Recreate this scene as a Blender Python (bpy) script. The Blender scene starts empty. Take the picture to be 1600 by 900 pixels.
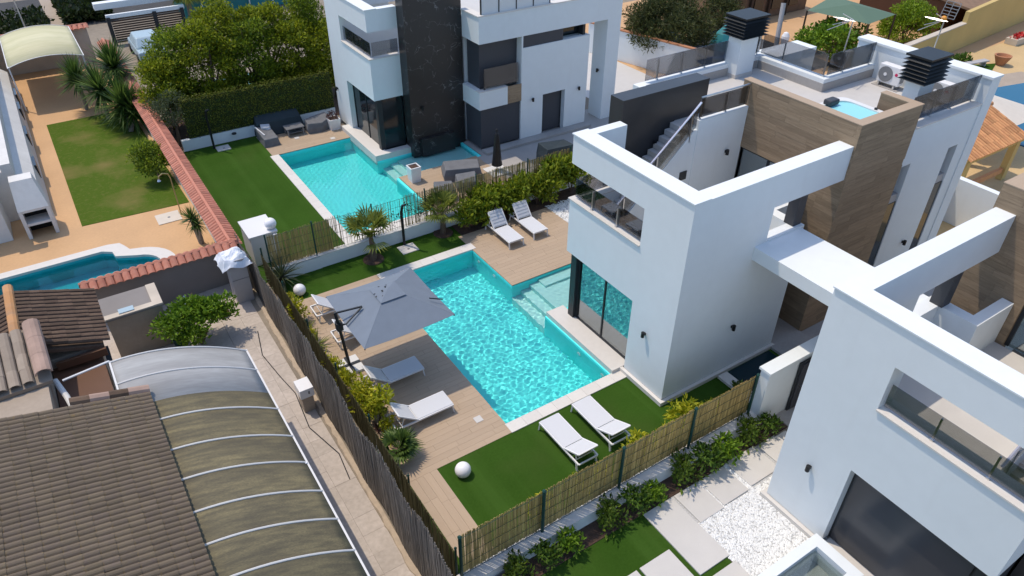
import bpy, bmesh, math, random
import numpy as np
from mathutils import Vector, Matrix
R = math.radians
scene = bpy.context.scene
COL = scene.collection
random.seed(7)
RNG = np.random.default_rng(11)

# ------------------------------------------------------------ camera, sky, sun
cam_d = bpy.data.cameras.new('camera'); cam = bpy.data.objects.new('camera', cam_d); COL.objects.link(cam)
cam_d.sensor_width = 36.0; cam_d.lens = 36.0*1134.68/1600; cam_d.clip_start = .1; cam_d.clip_end = 2000
yaw, pit, rol = R(33.4537), R(36.2256), R(.4529)
fwd = Vector((math.cos(pit)*math.sin(yaw), math.cos(pit)*math.cos(yaw), -math.sin(pit)))
rgt = Vector((math.cos(yaw), -math.sin(yaw), 0)); upv = rgt.cross(fwd)
r2 = math.cos(rol)*rgt + math.sin(rol)*upv; u2 = -math.sin(rol)*rgt + math.cos(rol)*upv
mw = Matrix((r2, u2, -fwd)).transposed().to_4x4(); mw.translation = (0, 0, 16); cam.matrix_world = mw
scene.camera = cam
SUN = Vector((-.225, .38, 1)).normalized()
sun_d = bpy.data.lights.new('sun', 'SUN'); sun_d.energy = 2.0; sun_d.angle = R(.5); sun_d.color = (1, .87, .70)
sun = bpy.data.objects.new('sun', sun_d); COL.objects.link(sun)
sun.rotation_euler = (-SUN).to_track_quat('-Z', 'Y').to_euler(); sun.location = (0, 20, 60)
world = bpy.data.worlds.new('World'); scene.world = world; world.use_nodes = True
wn = world.node_tree.nodes; bg = wn['Background']; sky = wn.new('ShaderNodeTexSky'); sky.sky_type = 'NISHITA'
sky.sun_disc = False; sky.sun_elevation = math.asin(SUN.z); sky.sun_rotation = math.atan2(SUN.x, SUN.y)
sky.air_density = 1.0; sky.dust_density = 1.0; sky.ozone_density = 2.2
world.node_tree.links.new(sky.outputs[0], bg.inputs[0]); bg.inputs[1].default_value = .15
vs = scene.view_settings; vs.view_transform = 'Standard'; vs.look = 'None'; vs.exposure = .58; vs.gamma = 1
cy = scene.cycles; cy.use_denoising = True; cy.max_bounces = 8; cy.transparent_max_bounces = 16
cy.caustics_refractive = True; cy.caustics_reflective = False; cy.sample_clamp_indirect = 6

# ------------------------------------------------------------ mesh helpers
class MB:
    def __init__(s): s.v = []; s.f = []
    def add(s, vs_, fs_):
        n = len(s.v); s.v += [tuple(p) for p in vs_]; s.f += [tuple(i+n for i in f) for f in fs_]; return s
    def box(s, x0, x1, y0, y1, z0, z1):
        if x0 > x1: x0, x1 = x1, x0
        if y0 > y1: y0, y1 = y1, y0
        return s.add([(x0,y0,z0),(x1,y0,z0),(x1,y1,z0),(x0,y1,z0),(x0,y0,z1),(x1,y0,z1),(x1,y1,z1),(x0,y1,z1)],
                     [(3,2,1,0),(4,5,6,7),(0,1,5,4),(1,2,6,5),(2,3,7,6),(3,0,4,7)])
    def hexa(s, p): return s.add(p, [(3,2,1,0),(4,5,6,7),(0,1,5,4),(1,2,6,5),(2,3,7,6),(3,0,4,7)])
    def poly(s, pts): return s.add(pts, [tuple(range(len(pts)))])
    def prism(s, poly, z0, z1):
        n = len(poly); a = sum(poly[i][0]*poly[(i+1)%n][1]-poly[(i+1)%n][0]*poly[i][1] for i in range(n))
        if a < 0: poly = poly[::-1]
        v = [(x,y,z0) for x,y in poly]+[(x,y,z1) for x,y in poly]
        return s.add(v, [tuple(range(n))[::-1], tuple(range(n,2*n))]+[(i,(i+1)%n,(i+1)%n+n,i+n) for i in range(n)])
    def tube(s, pts, r, n=6, cap=True):
        pts = [Vector(p) for p in pts]; m = len(pts); rs = r if isinstance(r, (list,tuple)) else [r]*m
        v = []; prev = None
        for i, p in enumerate(pts):
            t = (pts[min(i+1,m-1)]-pts[max(i-1,0)]).normalized()
            ref = prev if prev else (Vector((0,0,1)) if abs(t.z) < .95 else Vector((1,0,0)))
            a = (ref - t*ref.dot(t)).normalized(); b = t.cross(a); prev = a
            v += [p + (a*math.cos(2*math.pi*k/n)+b*math.sin(2*math.pi*k/n))*rs[i] for k in range(n)]
        f = [(i*n+k, i*n+(k+1)%n, (i+1)*n+(k+1)%n, (i+1)*n+k) for i in range(m-1) for k in range(n)]
        if cap: f += [tuple(range(n))[::-1], tuple(range((m-1)*n, m*n))]
        return s.add(v, f)
    def bar(s, a, b, w, h=None):
        a = Vector(a); b = Vector(b); h = h or w; t = (b-a).normalized()
        u = t.cross(Vector((0,0,1)));  u = u.normalized() if u.length > 1e-4 else Vector((1,0,0))
        q = u.cross(t); o = [(-1,-1),(1,-1),(1,1),(-1,1)]
        return s.hexa([a+u*x*w/2+q*y*h/2 for x,y in o]+[b+u*x*w/2+q*y*h/2 for x,y in o])
    def lathe(s, prof, n=16, c=(0,0,0)):
        v = [(c[0]+r*math.cos(2*math.pi*k/n), c[1]+r*math.sin(2*math.pi*k/n), c[2]+z) for r,z in prof for k in range(n)]
        m = len(prof); f = [(i*n+k, i*n+(k+1)%n, (i+1)*n+(k+1)%n, (i+1)*n+k) for i in range(m-1) for k in range(n)]
        f += [tuple(range(n))[::-1], tuple(range((m-1)*n, m*n))]
        return s.add(v, f)
    def sphere(s, c, r, n=20, m=12):
        return s.lathe([(r*math.sin(math.pi*(i+.02)/(m+.04)) , -r*math.cos(math.pi*(i+.02)/(m+.04))) for i in range(m+1)], n, c)

def mesh_of(name, mb, smooth=False):
    me = bpy.data.meshes.new(name); me.from_pydata(mb.v, [], mb.f); me.update()
    if smooth: me.shade_smooth()
    return me
def link(name, me, mat=None, parent=None, loc=None, rot=None, scl=None):
    o = bpy.data.objects.new(name, me); COL.objects.link(o)
    if mat is not None and me is not None and not me.materials: me.materials.append(mat)
    if parent is not None: o.parent = parent
    if loc is not None: o.location = loc
    if rot is not None: o.rotation_euler = rot if isinstance(rot, (tuple,list)) else (0,0,rot)
    if scl is not None: o.scale = scl if isinstance(scl, (tuple,list)) else (scl,)*3
    return o
def obj(name, mb, mat, parent=None, smooth=False, bev=0, **k):
    o = link(name, mesh_of(name, mb, smooth), mat, parent, **k)
    if bev:
        m = o.modifiers.new('bevel', 'BEVEL'); m.width = bev; m.segments = 2; m.limit_method = 'ANGLE'
    return o
def tag(o, label=None, cat=None, group=None, kind=None):
    if label: o['label'] = label
    if cat: o['category'] = cat
    if group: o['group'] = group
    if kind: o['kind'] = kind
    return o
def thing(name, label, cat, loc=(0,0,0), rotz=0, group=None):
    o = bpy.data.objects.new(name, None); COL.objects.link(o); o.location = loc; o.rotation_euler = (0,0,rotz)
    o.empty_display_size = .2
    return tag(o, label, cat, group)
def struct(name, mb, mat, parent=None, **k):
    o = obj(name, mb, mat, parent, **k)
    if parent is None: o['kind'] = 'structure'
    return o
def dup(root, label, loc=None, rotz=None, scl=None):
    def cp(o, p):
        c = o.copy(); COL.objects.link(c)
        if p is not None: c.parent = p
        for ch in [x for x in KIDS.get(o.name, [])]: cp(ch, c)
        return c
    KIDS = {}
    for x in COL.objects:
        if x.parent: KIDS.setdefault(x.parent.name, []).append(x)
    r = cp(root, None); r['label'] = label
    if loc is not None: r.location = loc
    if rotz is not None: r.rotation_euler = (0,0,rotz)
    if scl is not None: r.scale = (scl,)*3 if not isinstance(scl, tuple) else scl
    return r
ORD = ['first','second','third','fourth','fifth','sixth','seventh','eighth','ninth','tenth','eleventh','twelfth']

# ------------------------------------------------------------ materials
def nt(name):
    m = bpy.data.materials.new(name); m.use_nodes = True; return m, m.node_tree.nodes, m.node_tree.links, m.node_tree.nodes['Principled BSDF']
def mat(name, col, rough=.7, noise=None, bump=0, bscale=60, rnd=0, metal=0, spec=.35, stretch=None, col2=None, isl=0, space='Object', detail=5, ramp=(.3,.7), extra=()):
    """colour col, blended with col2 (or a darker col) by noise of the given scale; rnd = tone spread per object, isl = per mesh island"""
    m, n, l, b = nt(name)
    b.inputs['Roughness'].default_value = rough; b.inputs['Metallic'].default_value = metal; b.inputs['Specular IOR Level'].default_value = spec
    c = n.new('ShaderNodeRGB'); c.outputs[0].default_value = (*col, 1); out = c.outputs[0]
    tc = n.new('ShaderNodeTexCoord'); mp = n.new('ShaderNodeMapping'); l.new(tc.outputs[space], mp.inputs[0])
    if stretch: mp.inputs['Scale'].default_value = stretch
    if rnd:
        oi = n.new('ShaderNodeObjectInfo'); add = n.new('ShaderNodeVectorMath'); add.operation = 'ADD'
        sc_ = n.new('ShaderNodeVectorMath'); sc_.operation = 'SCALE'; sc_.inputs['Scale'].default_value = 37
        cmb = n.new('ShaderNodeCombineXYZ')
        for i in range(3): l.new(oi.outputs['Random'], cmb.inputs[i])
        l.new(cmb.outputs[0], sc_.inputs[0]); l.new(mp.outputs[0], add.inputs[0]); l.new(sc_.outputs[0], add.inputs[1]); vec = add.outputs[0]
    else: vec = mp.outputs[0]
    if noise:
        for i, (s_, amt) in enumerate(noise):
            t = n.new('ShaderNodeTexNoise'); t.inputs['Scale'].default_value = s_; t.inputs['Detail'].default_value = detail; l.new(vec, t.inputs['Vector'])
            rp = n.new('ShaderNodeMapRange'); rp.inputs['From Min'].default_value = ramp[0]; rp.inputs['From Max'].default_value = ramp[1]
            rp.inputs['To Min'].default_value = 0; rp.inputs['To Max'].default_value = amt; l.new(t.outputs['Fac'], rp.inputs['Value'])
            mx = n.new('ShaderNodeMix'); mx.data_type = 'RGBA'; l.new(rp.outputs[0], mx.inputs[0]); l.new(out, mx.inputs[6])
            c2 = col2 if col2 else tuple(x*.35 for x in col)
            mx.inputs[7].default_value = (*c2, 1); out = mx.outputs[2]
    for sc_x, lo, hi, amt, c2 in extra:          # further marks: (scale xyz, ramp low, ramp high, amount, colour)
        mp2 = n.new('ShaderNodeMapping'); mp2.inputs['Scale'].default_value = sc_x; l.new(tc.outputs[space], mp2.inputs[0])
        t = n.new('ShaderNodeTexNoise'); t.inputs['Scale'].default_value = 1; t.inputs['Detail'].default_value = 6; l.new(mp2.outputs[0], t.inputs['Vector'])
        rp = n.new('ShaderNodeMapRange'); rp.inputs['From Min'].default_value = lo; rp.inputs['From Max'].default_value = hi; rp.inputs['To Max'].default_value = amt; l.new(t.outputs['Fac'], rp.inputs['Value'])
        mx = n.new('ShaderNodeMix'); mx.data_type = 'RGBA'; l.new(rp.outputs[0], mx.inputs[0]); l.new(out, mx.inputs[6]); mx.inputs[7].default_value = (*c2, 1); out = mx.outputs[2]
    for src, amt in (('obj', rnd), ('isl', isl)):
        if not amt: continue
        if src == 'obj': ro = n.new('ShaderNodeObjectInfo').outputs['Random']
        else: ro = n.new('ShaderNodeNewGeometry').outputs['Random Per Island']
        rp = n.new('ShaderNodeMapRange'); rp.inputs['To Min'].default_value = 1-amt; rp.inputs['To Max'].default_value = 1+amt*.6; l.new(ro, rp.inputs['Value'])
        mx = n.new('ShaderNodeMix'); mx.data_type = 'RGBA'; mx.blend_type = 'MULTIPLY'; mx.inputs[0].default_value = 1
        cc = n.new('ShaderNodeCombineColor'); 
        for i in range(3): l.new(rp.outputs[0], cc.inputs[i])
        l.new(out, mx.inputs[6]); l.new(cc.outputs[0], mx.inputs[7]); out = mx.outputs[2]
    l.new(out, b.inputs['Base Color'])
    if bump:
        t = n.new('ShaderNodeTexNoise'); t.inputs['Scale'].default_value = bscale; t.inputs['Detail'].default_value = 4; l.new(vec, t.inputs['Vector'])
        bp = n.new('ShaderNodeBump'); bp.inputs['Strength'].default_value = bump; bp.inputs['Distance'].default_value = .02
        l.new(t.outputs['Fac'], bp.inputs['Height']); l.new(bp.outputs[0], b.inputs['Normal'])
    return m
def leaf(name, dark, light, tr=.35, rough=.55):
    m, n, l, b = nt(name)
    g = n.new('ShaderNodeNewGeometry'); cr = n.new('ShaderNodeValToRGB'); l.new(g.outputs['Random Per Island'], cr.inputs[0])
    cr.color_ramp.elements[0].color = (*dark, 1); cr.color_ramp.elements[1].color = (*light, 1)
    e = cr.color_ramp.elements.new(.55); e.color = (*[(a*.6+c*.4) for a, c in zip(dark, light)], 1)
    l.new(cr.outputs[0], b.inputs['Base Color']); b.inputs['Roughness'].default_value = rough; b.inputs['Specular IOR Level'].default_value = .3
    tl = n.new('ShaderNodeBsdfTranslucent'); l.new(cr.outputs[0], tl.inputs[0]); mx = n.new('ShaderNodeMixShader'); mx.inputs[0].default_value = tr
    l.new(b.outputs[0], mx.inputs[1]); l.new(tl.outputs[0], mx.inputs[2]); l.new(mx.outputs[0], n['Material Output'].inputs[0])
    return m
def glass(name, tint, gloss=.12, rough=.02, fres=True):
    m, n, l, b = nt(name); n.remove(b)
    t = n.new('ShaderNodeBsdfTransparent'); t.inputs[0].default_value = (*tint, 1)
    g = n.new('ShaderNodeBsdfGlossy'); g.inputs['Roughness'].default_value = rough; g.inputs[0].default_value = (.9,.95,1,1)
    mx = n.new('ShaderNodeMixShader'); lw = n.new('ShaderNodeLayerWeight'); lw.inputs[0].default_value = .25
    rp = n.new('ShaderNodeMapRange'); rp.inputs['To Min'].default_value = gloss; rp.inputs['To Max'].default_value = .9; l.new(lw.outputs['Fresnel'], rp.inputs[0])
    l.new(rp.outputs[0], mx.inputs[0]); l.new(t.outputs[0], mx.inputs[1]); l.new(g.outputs[0], mx.inputs[2]); l.new(mx.outputs[0], n['Material Output'].inputs[0])
    return m
M = {}
M['white'] = mat('white_render', (.735,.775,.785), .8, [(.5,.05),(3,.04)], bump=.08, bscale=90, extra=[((3,3,.25),.55,.85,.12,(.52,.52,.49)),((.35,.35,.5),.5,.75,.14,(.6,.62,.62))])
M['white_soft'] = mat('white_old_render', (.70,.69,.66), .85, [(.8,.2),(6,.12)], bump=.1, bscale=50)
M['stone'] = mat('coping_stone', (.66,.63,.585), .65, [(6,.08),(60,.06)], rnd=.05)
M['slab'] = mat('pale_porcelain', (.57,.55,.52), .5, [(2,.08),(40,.06)], rnd=.05)
M['floor_tile'] = mat('terrace_tile', (.58,.56,.53), .5, [(2.5,.1),(30,.05)])
M['deck'] = mat('deck_plank', (.425,.325,.228), .6, [(3,.2),(14,.2)], rnd=.05, stretch=(.35,5,5), bump=.08, bscale=30, col2=(.33,.225,.145))
M['clad'] = mat('cladding_plank', (.345,.255,.165), .6, [(3,.5),(12,.35)], rnd=.16, stretch=(.4,5,5), bump=.08, bscale=30, col2=(.17,.115,.07))
M['turf'] = mat('artificial_turf', (.046,.104,.014), .95, [(.9,.3),(14,.3),(160,.4)], bump=.5, bscale=250, spec=.05, col2=(.016,.046,.004), extra=[((.5,.5,.5),.5,.72,.5,(.052,.085,.018)),((1.3,.03,.1),.48,.62,.35,(.06,.125,.022)),((70,70,70),.66,.74,.5,(.09,.10,.04))])
M['lawn'] = mat('garden_lawn', (.065,.115,.010), .95, [(.42,.95),(5,.35),(60,.35)], bump=.7, bscale=140, spec=.1, col2=(.19,.16,.055), ramp=(.52,.74))
M['terra'] = mat('terracotta_paving', (.60,.37,.19), .8, [(.6,.18),(10,.12)], bump=.1, bscale=40)
M['sand'] = mat('sand_paving', (.60,.43,.22), .85, [(.5,.2),(8,.15)], bump=.1, bscale=40)
M['pave'] = mat('grey_paving', (.40,.38,.36), .8, [(.7,.2),(12,.15)])
M['ground'] = mat('ground_earth', (.30,.255,.20), .95, [(.3,.4),(3,.3)])
M['concrete'] = mat('path_concrete', (.54,.475,.42), .85, [(1.2,.25),(9,.3)], rnd=.05, bump=.15, bscale=50, col2=(.22,.19,.15))
M['footing'] = mat('pale_footing_stone', (.55,.44,.32), .9, [(8,.4)], rnd=.15, col2=(.3,.25,.2))
M['asphalt'] = mat('asphalt', (.06,.06,.062), .9, [(1,.3)])
M['mulch'] = mat('mulch', (.12,.075,.055), .95, [(12,.7),(60,.6)], bump=1, bscale=60)
M['pebble'] = mat('white_pebble', (.78,.78,.76), .6, isl=.14)
M['pebblebed'] = mat('pebble_bed', (.60,.60,.59), .9, [(35,.7)], bump=.8, bscale=40)
M['anth'] = mat('anthracite', (.028,.032,.036), .45, [(2,.2)])
M['panel'] = mat('dark_tile_panel', (.035,.036,.04), .35, [(1.5,.4)], spec=.5)
M['charcoal'] = mat('charcoal_panel', (.05,.053,.062), .5, [(1,.15)])
M['steel'] = mat('brushed_steel', (.6,.6,.6), .3, metal=1)
M['lilac'] = mat('satin_handrail', (.72,.70,.78), .25, metal=.7)
M['alu'] = mat('white_aluminium', (.74,.74,.74), .4)
M['sling'] = mat('sling_fabric', (.60,.61,.63), .8, [(90,.12)], bump=.1, bscale=300)
M['padd'] = mat('padded_fabric', (.55,.565,.60), .8, [(60,.12)])
M['canopy'] = mat('grey_canopy_cloth', (.18,.215,.262), .85, [(3,.12),(120,.1)])
M['cover'] = mat('furniture_cover', (.16,.165,.175), .8, [(4,.3)])
M['navy'] = mat('dark_cover', (.03,.045,.055), .7, [(3,.3)])
M['beige'] = mat('beige_cloth', (.62,.56,.48), .85, [(3,.1)])
M['black'] = mat('black_metal', (.012,.012,.013), .4)
M['greenpost'] = mat('green_post', (.012,.055,.045), .4)
M['globe'] = mat('opal_globe', (.85,.85,.86), .35)
M['reed'] = mat('cane_reed', (.47,.335,.125), .8, isl=.4)
M['net'] = mat('olive_shade_net', (.135,.12,.055), .9, isl=.3)
M['heather'] = mat('weathered_brushwood', (.235,.205,.175), .9, isl=.32)
M['redtile'] = mat('terracotta_tile', (.43,.155,.10), .75, [(8,.35)], rnd=.22, col2=(.55,.30,.22))
M['rooftile'] = mat('brown_roof_tile', (.138,.106,.085), .9, [(2.2,.45),(18,.45)], rnd=.16, col2=(.165,.13,.075), bump=.3, bscale=30, extra=[((9,9,9),.62,.70,.55,(.26,.17,.05)),((1.1,1.1,1.1),.52,.75,.4,(.15,.105,.05)),((26,26,26),.68,.74,.6,(.32,.31,.27))])
M['oldtile'] = mat('old_clay_tile', (.095,.058,.042), .9, [(3,.6),(20,.5)], rnd=.3, col2=(.17,.115,.075))
M['ridge'] = mat('orange_ridge_tile', (.50,.25,.10), .85, [(4,.5)], rnd=.2, col2=(.36,.25,.17))
M['paletile'] = mat('pale_clay_tile', (.33,.27,.21), .85, [(4,.5)], rnd=.15, col2=(.24,.19,.15))
M['pinktile'] = mat('pink_clay_tile', (.42,.29,.23), .85, [(3,.4)], rnd=.1)
M['clay'] = mat('orange_clay_tile', (.58,.30,.13), .8, [(5,.5)], rnd=.28, col2=(.42,.16,.08))  # the pergola tiles' own orange clay colour
M['tan'] = mat('tan_render', (.40,.33,.26), .9, [(1,.2),(10,.15)])
M['tanlight'] = mat('sand_render', (.56,.49,.40), .9, [(1.5,.25)])
M['greywall'] = mat('grey_brown_render', (.235,.215,.20), .9, [(1,.2)])
M['ochre'] = mat('ochre_render', (.56,.41,.16), .9, [(.7,.15)])
M['brownsheet'] = mat('brown_sheet_roof', (.14,.068,.038), .6, [(1.5,.2)])
M['brownroof'] = mat('brown_house_roof', (.27,.17,.105), .85, [(3,.4)], rnd=.2)
M['polyclean'] = mat('clean_polycarbonate', (.42,.425,.42), .6, [(1.0,.6),(6,.4)], col2=(.24,.235,.23), stretch=(.45,3,1), spec=.2)
M['rib'] = mat('dull_white_rib', (.64,.63,.61), .5)
M['garage'] = mat('grey_garage_panel', (.055,.058,.066), .22, [(1,.15)])
M['polydirty'] = mat('mossy_polycarbonate', (.275,.232,.125), .85, [(.8,.6),(3.5,.6),(40,.6)], col2=(.08,.073,.056), stretch=(.35,2.6,1), ramp=(.36,.64), spec=.15)
M['cream'] = mat('cream_canopy_sheet', (.60,.555,.36), .6, [(.9,.55),(4,.3)], col2=(.37,.36,.17), stretch=(.4,1.6,1))
M['plaster'] = mat('off_white_box', (.68,.68,.67), .5)
M['blue'] = mat('blue_tarp', (.03,.12,.36), .5, [(3,.2)])
M['teal'] = mat('teal_screen', (.03,.22,.24), .6)
M['carblue'] = mat('pale_blue_cover', (.35,.46,.52), .4)
M['sail'] = mat('green_shade_cloth', (.10,.165,.115), .85, [(40,.1)])
M['slat'] = mat('dark_wood_slat', (.07,.045,.03), .7, rnd=.2)
M['trunk'] = mat('bark', (.17,.12,.085), .95, [(14,.6)], bump=.8, bscale=30)
M['greybark'] = mat('pale_bark', (.30,.26,.22), .95, [(10,.5)], bump=.5, bscale=30)
M['pot'] = mat('terracotta_pot', (.40,.18,.09), .8)
M['red'] = mat('red_flower', (.55,.03,.03), .6, isl=.3)
M['orange'] = mat('orange_plastic', (.75,.32,.05), .5)
M['logo'] = mat('magenta_badge', (.55,.02,.10), .4)
M['greypl'] = mat('grey_grille', (.20,.205,.21), .5)
M['plastic'] = mat('crumpled_white_sheet', (.72,.75,.80), .5)
M['wgrey'] = mat('grey_cabinet', (.42,.41,.41), .6, [(2,.15)])  # the cabinet's own grey, also on slot frames, lamp masts and bench
M['pooltile'] = mat('turquoise_pool_tile', (.11,.88,.87), .5, [(45,.1)], col2=(.08,.80,.81))
M['poolstep'] = mat('pale_pool_step', (.50,.86,.82), .5, [(45,.15)], col2=(.4,.8,.78))
M['mosaic'] = mat('blue_mosaic', (.03,.46,.50), .4, [(25,.4)], col2=(.02,.25,.33))
M['rail'] = glass('grey_rail_glass', (.62,.62,.63), .05)
M['window'] = glass('window_glass', (.62,.72,.72), .30, .01)
M['clear'] = glass('clear_glass', (.85,.9,.9), .10)
M['darkglass'] = mat('dark_glazing', (.012,.019,.023), .08, spec=.6)
M['slateblind'] = mat('slate_blind', (.055,.058,.068), .55)
def marble():
    m, n, l, b = nt('black_veined_marble'); b.inputs['Roughness'].default_value = .35
    tc = n.new('ShaderNodeTexCoord'); no = n.new('ShaderNodeTexNoise'); no.inputs['Scale'].default_value = 1.6; no.inputs['Detail'].default_value = 6; l.new(tc.outputs['Object'], no.inputs['Vector'])
    ad = n.new('ShaderNodeVectorMath'); ad.operation = 'ADD'; l.new(tc.outputs['Object'], ad.inputs[0]); l.new(no.outputs['Color'], ad.inputs[1])
    vo = n.new('ShaderNodeTexVoronoi'); vo.feature = 'DISTANCE_TO_EDGE'; vo.inputs['Scale'].default_value = 1.5; l.new(ad.outputs[0], vo.inputs['Vector'])
    cr = n.new('ShaderNodeValToRGB'); l.new(vo.outputs['Distance'], cr.inputs[0]); cr.color_ramp.elements[0].color = (.19,.19,.19,1); cr.color_ramp.elements[1].color = (.022,.021,.021,1)
    cr.color_ramp.elements[1].position = .022
    no2 = n.new('ShaderNodeTexNoise'); no2.inputs['Scale'].default_value = 2.3; l.new(tc.outputs['Object'], no2.inputs['Vector'])
    rp = n.new('ShaderNodeMapRange'); rp.inputs[1].default_value = .47; rp.inputs[2].default_value = .66; l.new(no2.outputs['Fac'], rp.inputs[0])
    mx = n.new('ShaderNodeMix'); mx.data_type = 'RGBA'; l.new(rp.outputs[0], mx.inputs[0]); mx.inputs[6].default_value = (.022,.021,.021,1); l.new(cr.outputs[0], mx.inputs[7])
    l.new(mx.outputs[2], b.inputs['Base Color']); return m
M['marble'] = marble()
def water(name, col):
    m, n, l, b = nt(name); n.remove(b)
    g = n.new('ShaderNodeBsdfGlass'); g.inputs['IOR'].default_value = 1.33; g.inputs['Roughness'].default_value = 0; g.inputs[0].default_value = (*col,1)
    l.new(g.outputs[0], n['Material Output'].inputs[0]); return m
M['water'] = water('pool_water', (.93,1,1))
def flatwater(name, col):
    m, n, l, b = nt(name); b.inputs['Base Color'].default_value = (*col,1); b.inputs['Roughness'].default_value = .05; b.inputs['IOR'].default_value = 1.33
    t = n.new('ShaderNodeTexNoise'); t.inputs['Scale'].default_value = 5; bp = n.new('ShaderNodeBump'); bp.inputs['Strength'].default_value = .15; bp.inputs['Distance'].default_value = .05
    l.new(t.outputs['Fac'], bp.inputs['Height']); l.new(bp.outputs[0], b.inputs['Normal']); return m
M['darkwater'] = flatwater('still_dark_water', (.01,.03,.04)); M['bluewater'] = flatwater('deep_blue_water', (.01,.11,.20)); M['cyanwater'] = flatwater('bright_pool_water', (.30,.68,.74))
L_HEDGE = leaf('bright_hedge_leaf', (.085,.15,.010), (.38,.42,.03)); L_TREE = leaf('laurel_leaf', (.07,.12,.008), (.42,.45,.022), .42)
L_TREE2 = leaf('broad_laurel_leaf', (.05,.10,.010), (.32,.40,.025), .42); L_CITRUS = leaf('citrus_leaf', (.065,.145,.01), (.27,.42,.03)); L_PINE = leaf('pine_needle', (.03,.045,.014), (.125,.135,.035), .2)
L_DARK = leaf('dark_shrub_leaf', (.04,.09,.012), (.15,.25,.03)); L_YEL = leaf('yellow_green_leaf', (.22,.27,.01), (.62,.58,.035))
L_PALM = leaf('palm_frond', (.08,.12,.015), (.28,.30,.05)); L_YUC = leaf('yucca_blade', (.03,.07,.015), (.14,.22,.04)); L_IVY = leaf('hedge_screen_leaf', (.095,.115,.012), (.28,.285,.045))
L_OLIVE = leaf('olive_leaf', (.04,.06,.03), (.13,.16,.07)); L_PURP = leaf('purple_leaf', (.05,.02,.025), (.14,.07,.06))
L_TOPI = leaf('topiary_leaf', (.11,.19,.008), (.30,.40,.02)); L_DEEP = leaf('deep_hedge_leaf', (.012,.022,.006), (.04,.06,.014))  # last one: very dark green leaf of the clipped hedge blocks
# ------------------------------------------------------------ the ground, pools, decks
def sheet(x0, x1, y0, y1, z, holes=()):
    xs = sorted({x0, x1, *[v for h in holes for v in h[:2] if x0 < v < x1]}); ys = sorted({y0, y1, *[v for h in holes for v in h[2:] if y0 < v < y1]})
    mb = MB()
    for a, b in zip(xs, xs[1:]):
        for c, d in zip(ys, ys[1:]):
            mx, my = (a+b)/2, (c+d)/2
            if not any(h[0] < mx < h[1] and h[2] < my < h[3] for h in holes): mb.add([(a,c,z),(b,c,z),(b,d,z),(a,d,z)], [(0,1,2,3)])
    return mb
P1 = (8.15, 12.12, 12.57, 21.27); P1b = (12.12, 14.95, 16.2, 18.34)
P2 = (8.40, 12.25, 24.9, 33.8); P2b = (12.25, 16.75, 28.45, 30.55)
P3 = (-6.2, 1.5, 26.0, 29.35)
big = [(a-.12, b+.12, c-.12, d+.12) for a, b, c, d in (P1, P1b, P2, P2b, P3)]
struct('ground', sheet(-1500, 1500, -300, 2500, -.03, big), M['ground'])
struct('turf', sheet(4.55, 19, 8.75, 23.3, 0, big), M['turf'])
struct('turf', sheet(4.3, 9.4, 23.5, 36.6, 0, big), M['turf'])
struct('turf', sheet(4.0, 10.34, -2, 8.1, 0), M['turf'])
struct('garden_lawn', MB().prism([(-.72,31.6),(3.55,31.3),(3.3,43.9),(-.78,43.85)], -.02, .01), M['lawn'])
struct('terrace_paving', sheet(-9, 4.3, 24.3, 54, -.008, [big[4], (-6.3, 1.6, 25.9, 29.5)]), M['terra'])
struct('service_yard', sheet(-8, 3.4, 5, 24.3, -.012), M['concrete'])
struct('grey_terrace', sheet(12.25, 27, 23.5, 30.2, -.006, big), M['pave'])
struct('side_yard', sheet(19, 28, 8.75, 23.4, -.01), M['pave'])
struct('side_yard', sheet(26, 31.5, 23.4, 46, -.006), M['slab'])
struct('sand_terrace', sheet(26.5, 75, 5, 24, -.012), M['sand'])
struct('back_garden', sheet(31.5, 75, 24, 46, -.014), M['terra'])
struct('dark_yard', sheet(37.2, 43.2, 27.5, 36.8, -.008), M['asphalt'])
struct('planting_bed', sheet(4.3, 18, 36.9, 41.4, .002), M['mulch'])
struct('road', sheet(-60, 120, 62, 72, -.02), M['asphalt'])

def basin(name, rects, depth, m, steps=()):
    root = thing(name, None, None); root['kind'] = 'structure'
    mb = MB(); t = .12
    for i, (a, b, c, d) in enumerate(rects):
        mb.box(a-t if i == 0 else a+t, b+t, c-t, d+t, -depth-.12, -depth)
    obj('pool_floor', mb, m, root)
    w = MB(); a, b, c, d = rects[0]; top = -.035
    w.box(a-t, a, c-t, d+t, -depth, top); w.box(a, b, c-t, c, -depth, top); w.box(a, b, d, d+t, -depth, top)
    if len(rects) > 1:
        A, B, C_, D = rects[1]
        w.box(b, b+t, c-t, C_, -depth, top); w.box(b, b+t, D, d+t, -depth, top)
        w.box(b+t, B, C_-t, C_, -depth, top); w.box(b+t, B, D, D+t, -depth, top); w.box(B, B+t, C_-t, D+t, -depth, top)
    else: w.box(b, b+t, c-t, d+t, -depth, top)
    obj('pool_wall', w, m, root)
    for k, s_ in enumerate(steps): obj('pool_step', MB().box(*s_), M['poolstep'], root)
    return root
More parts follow.
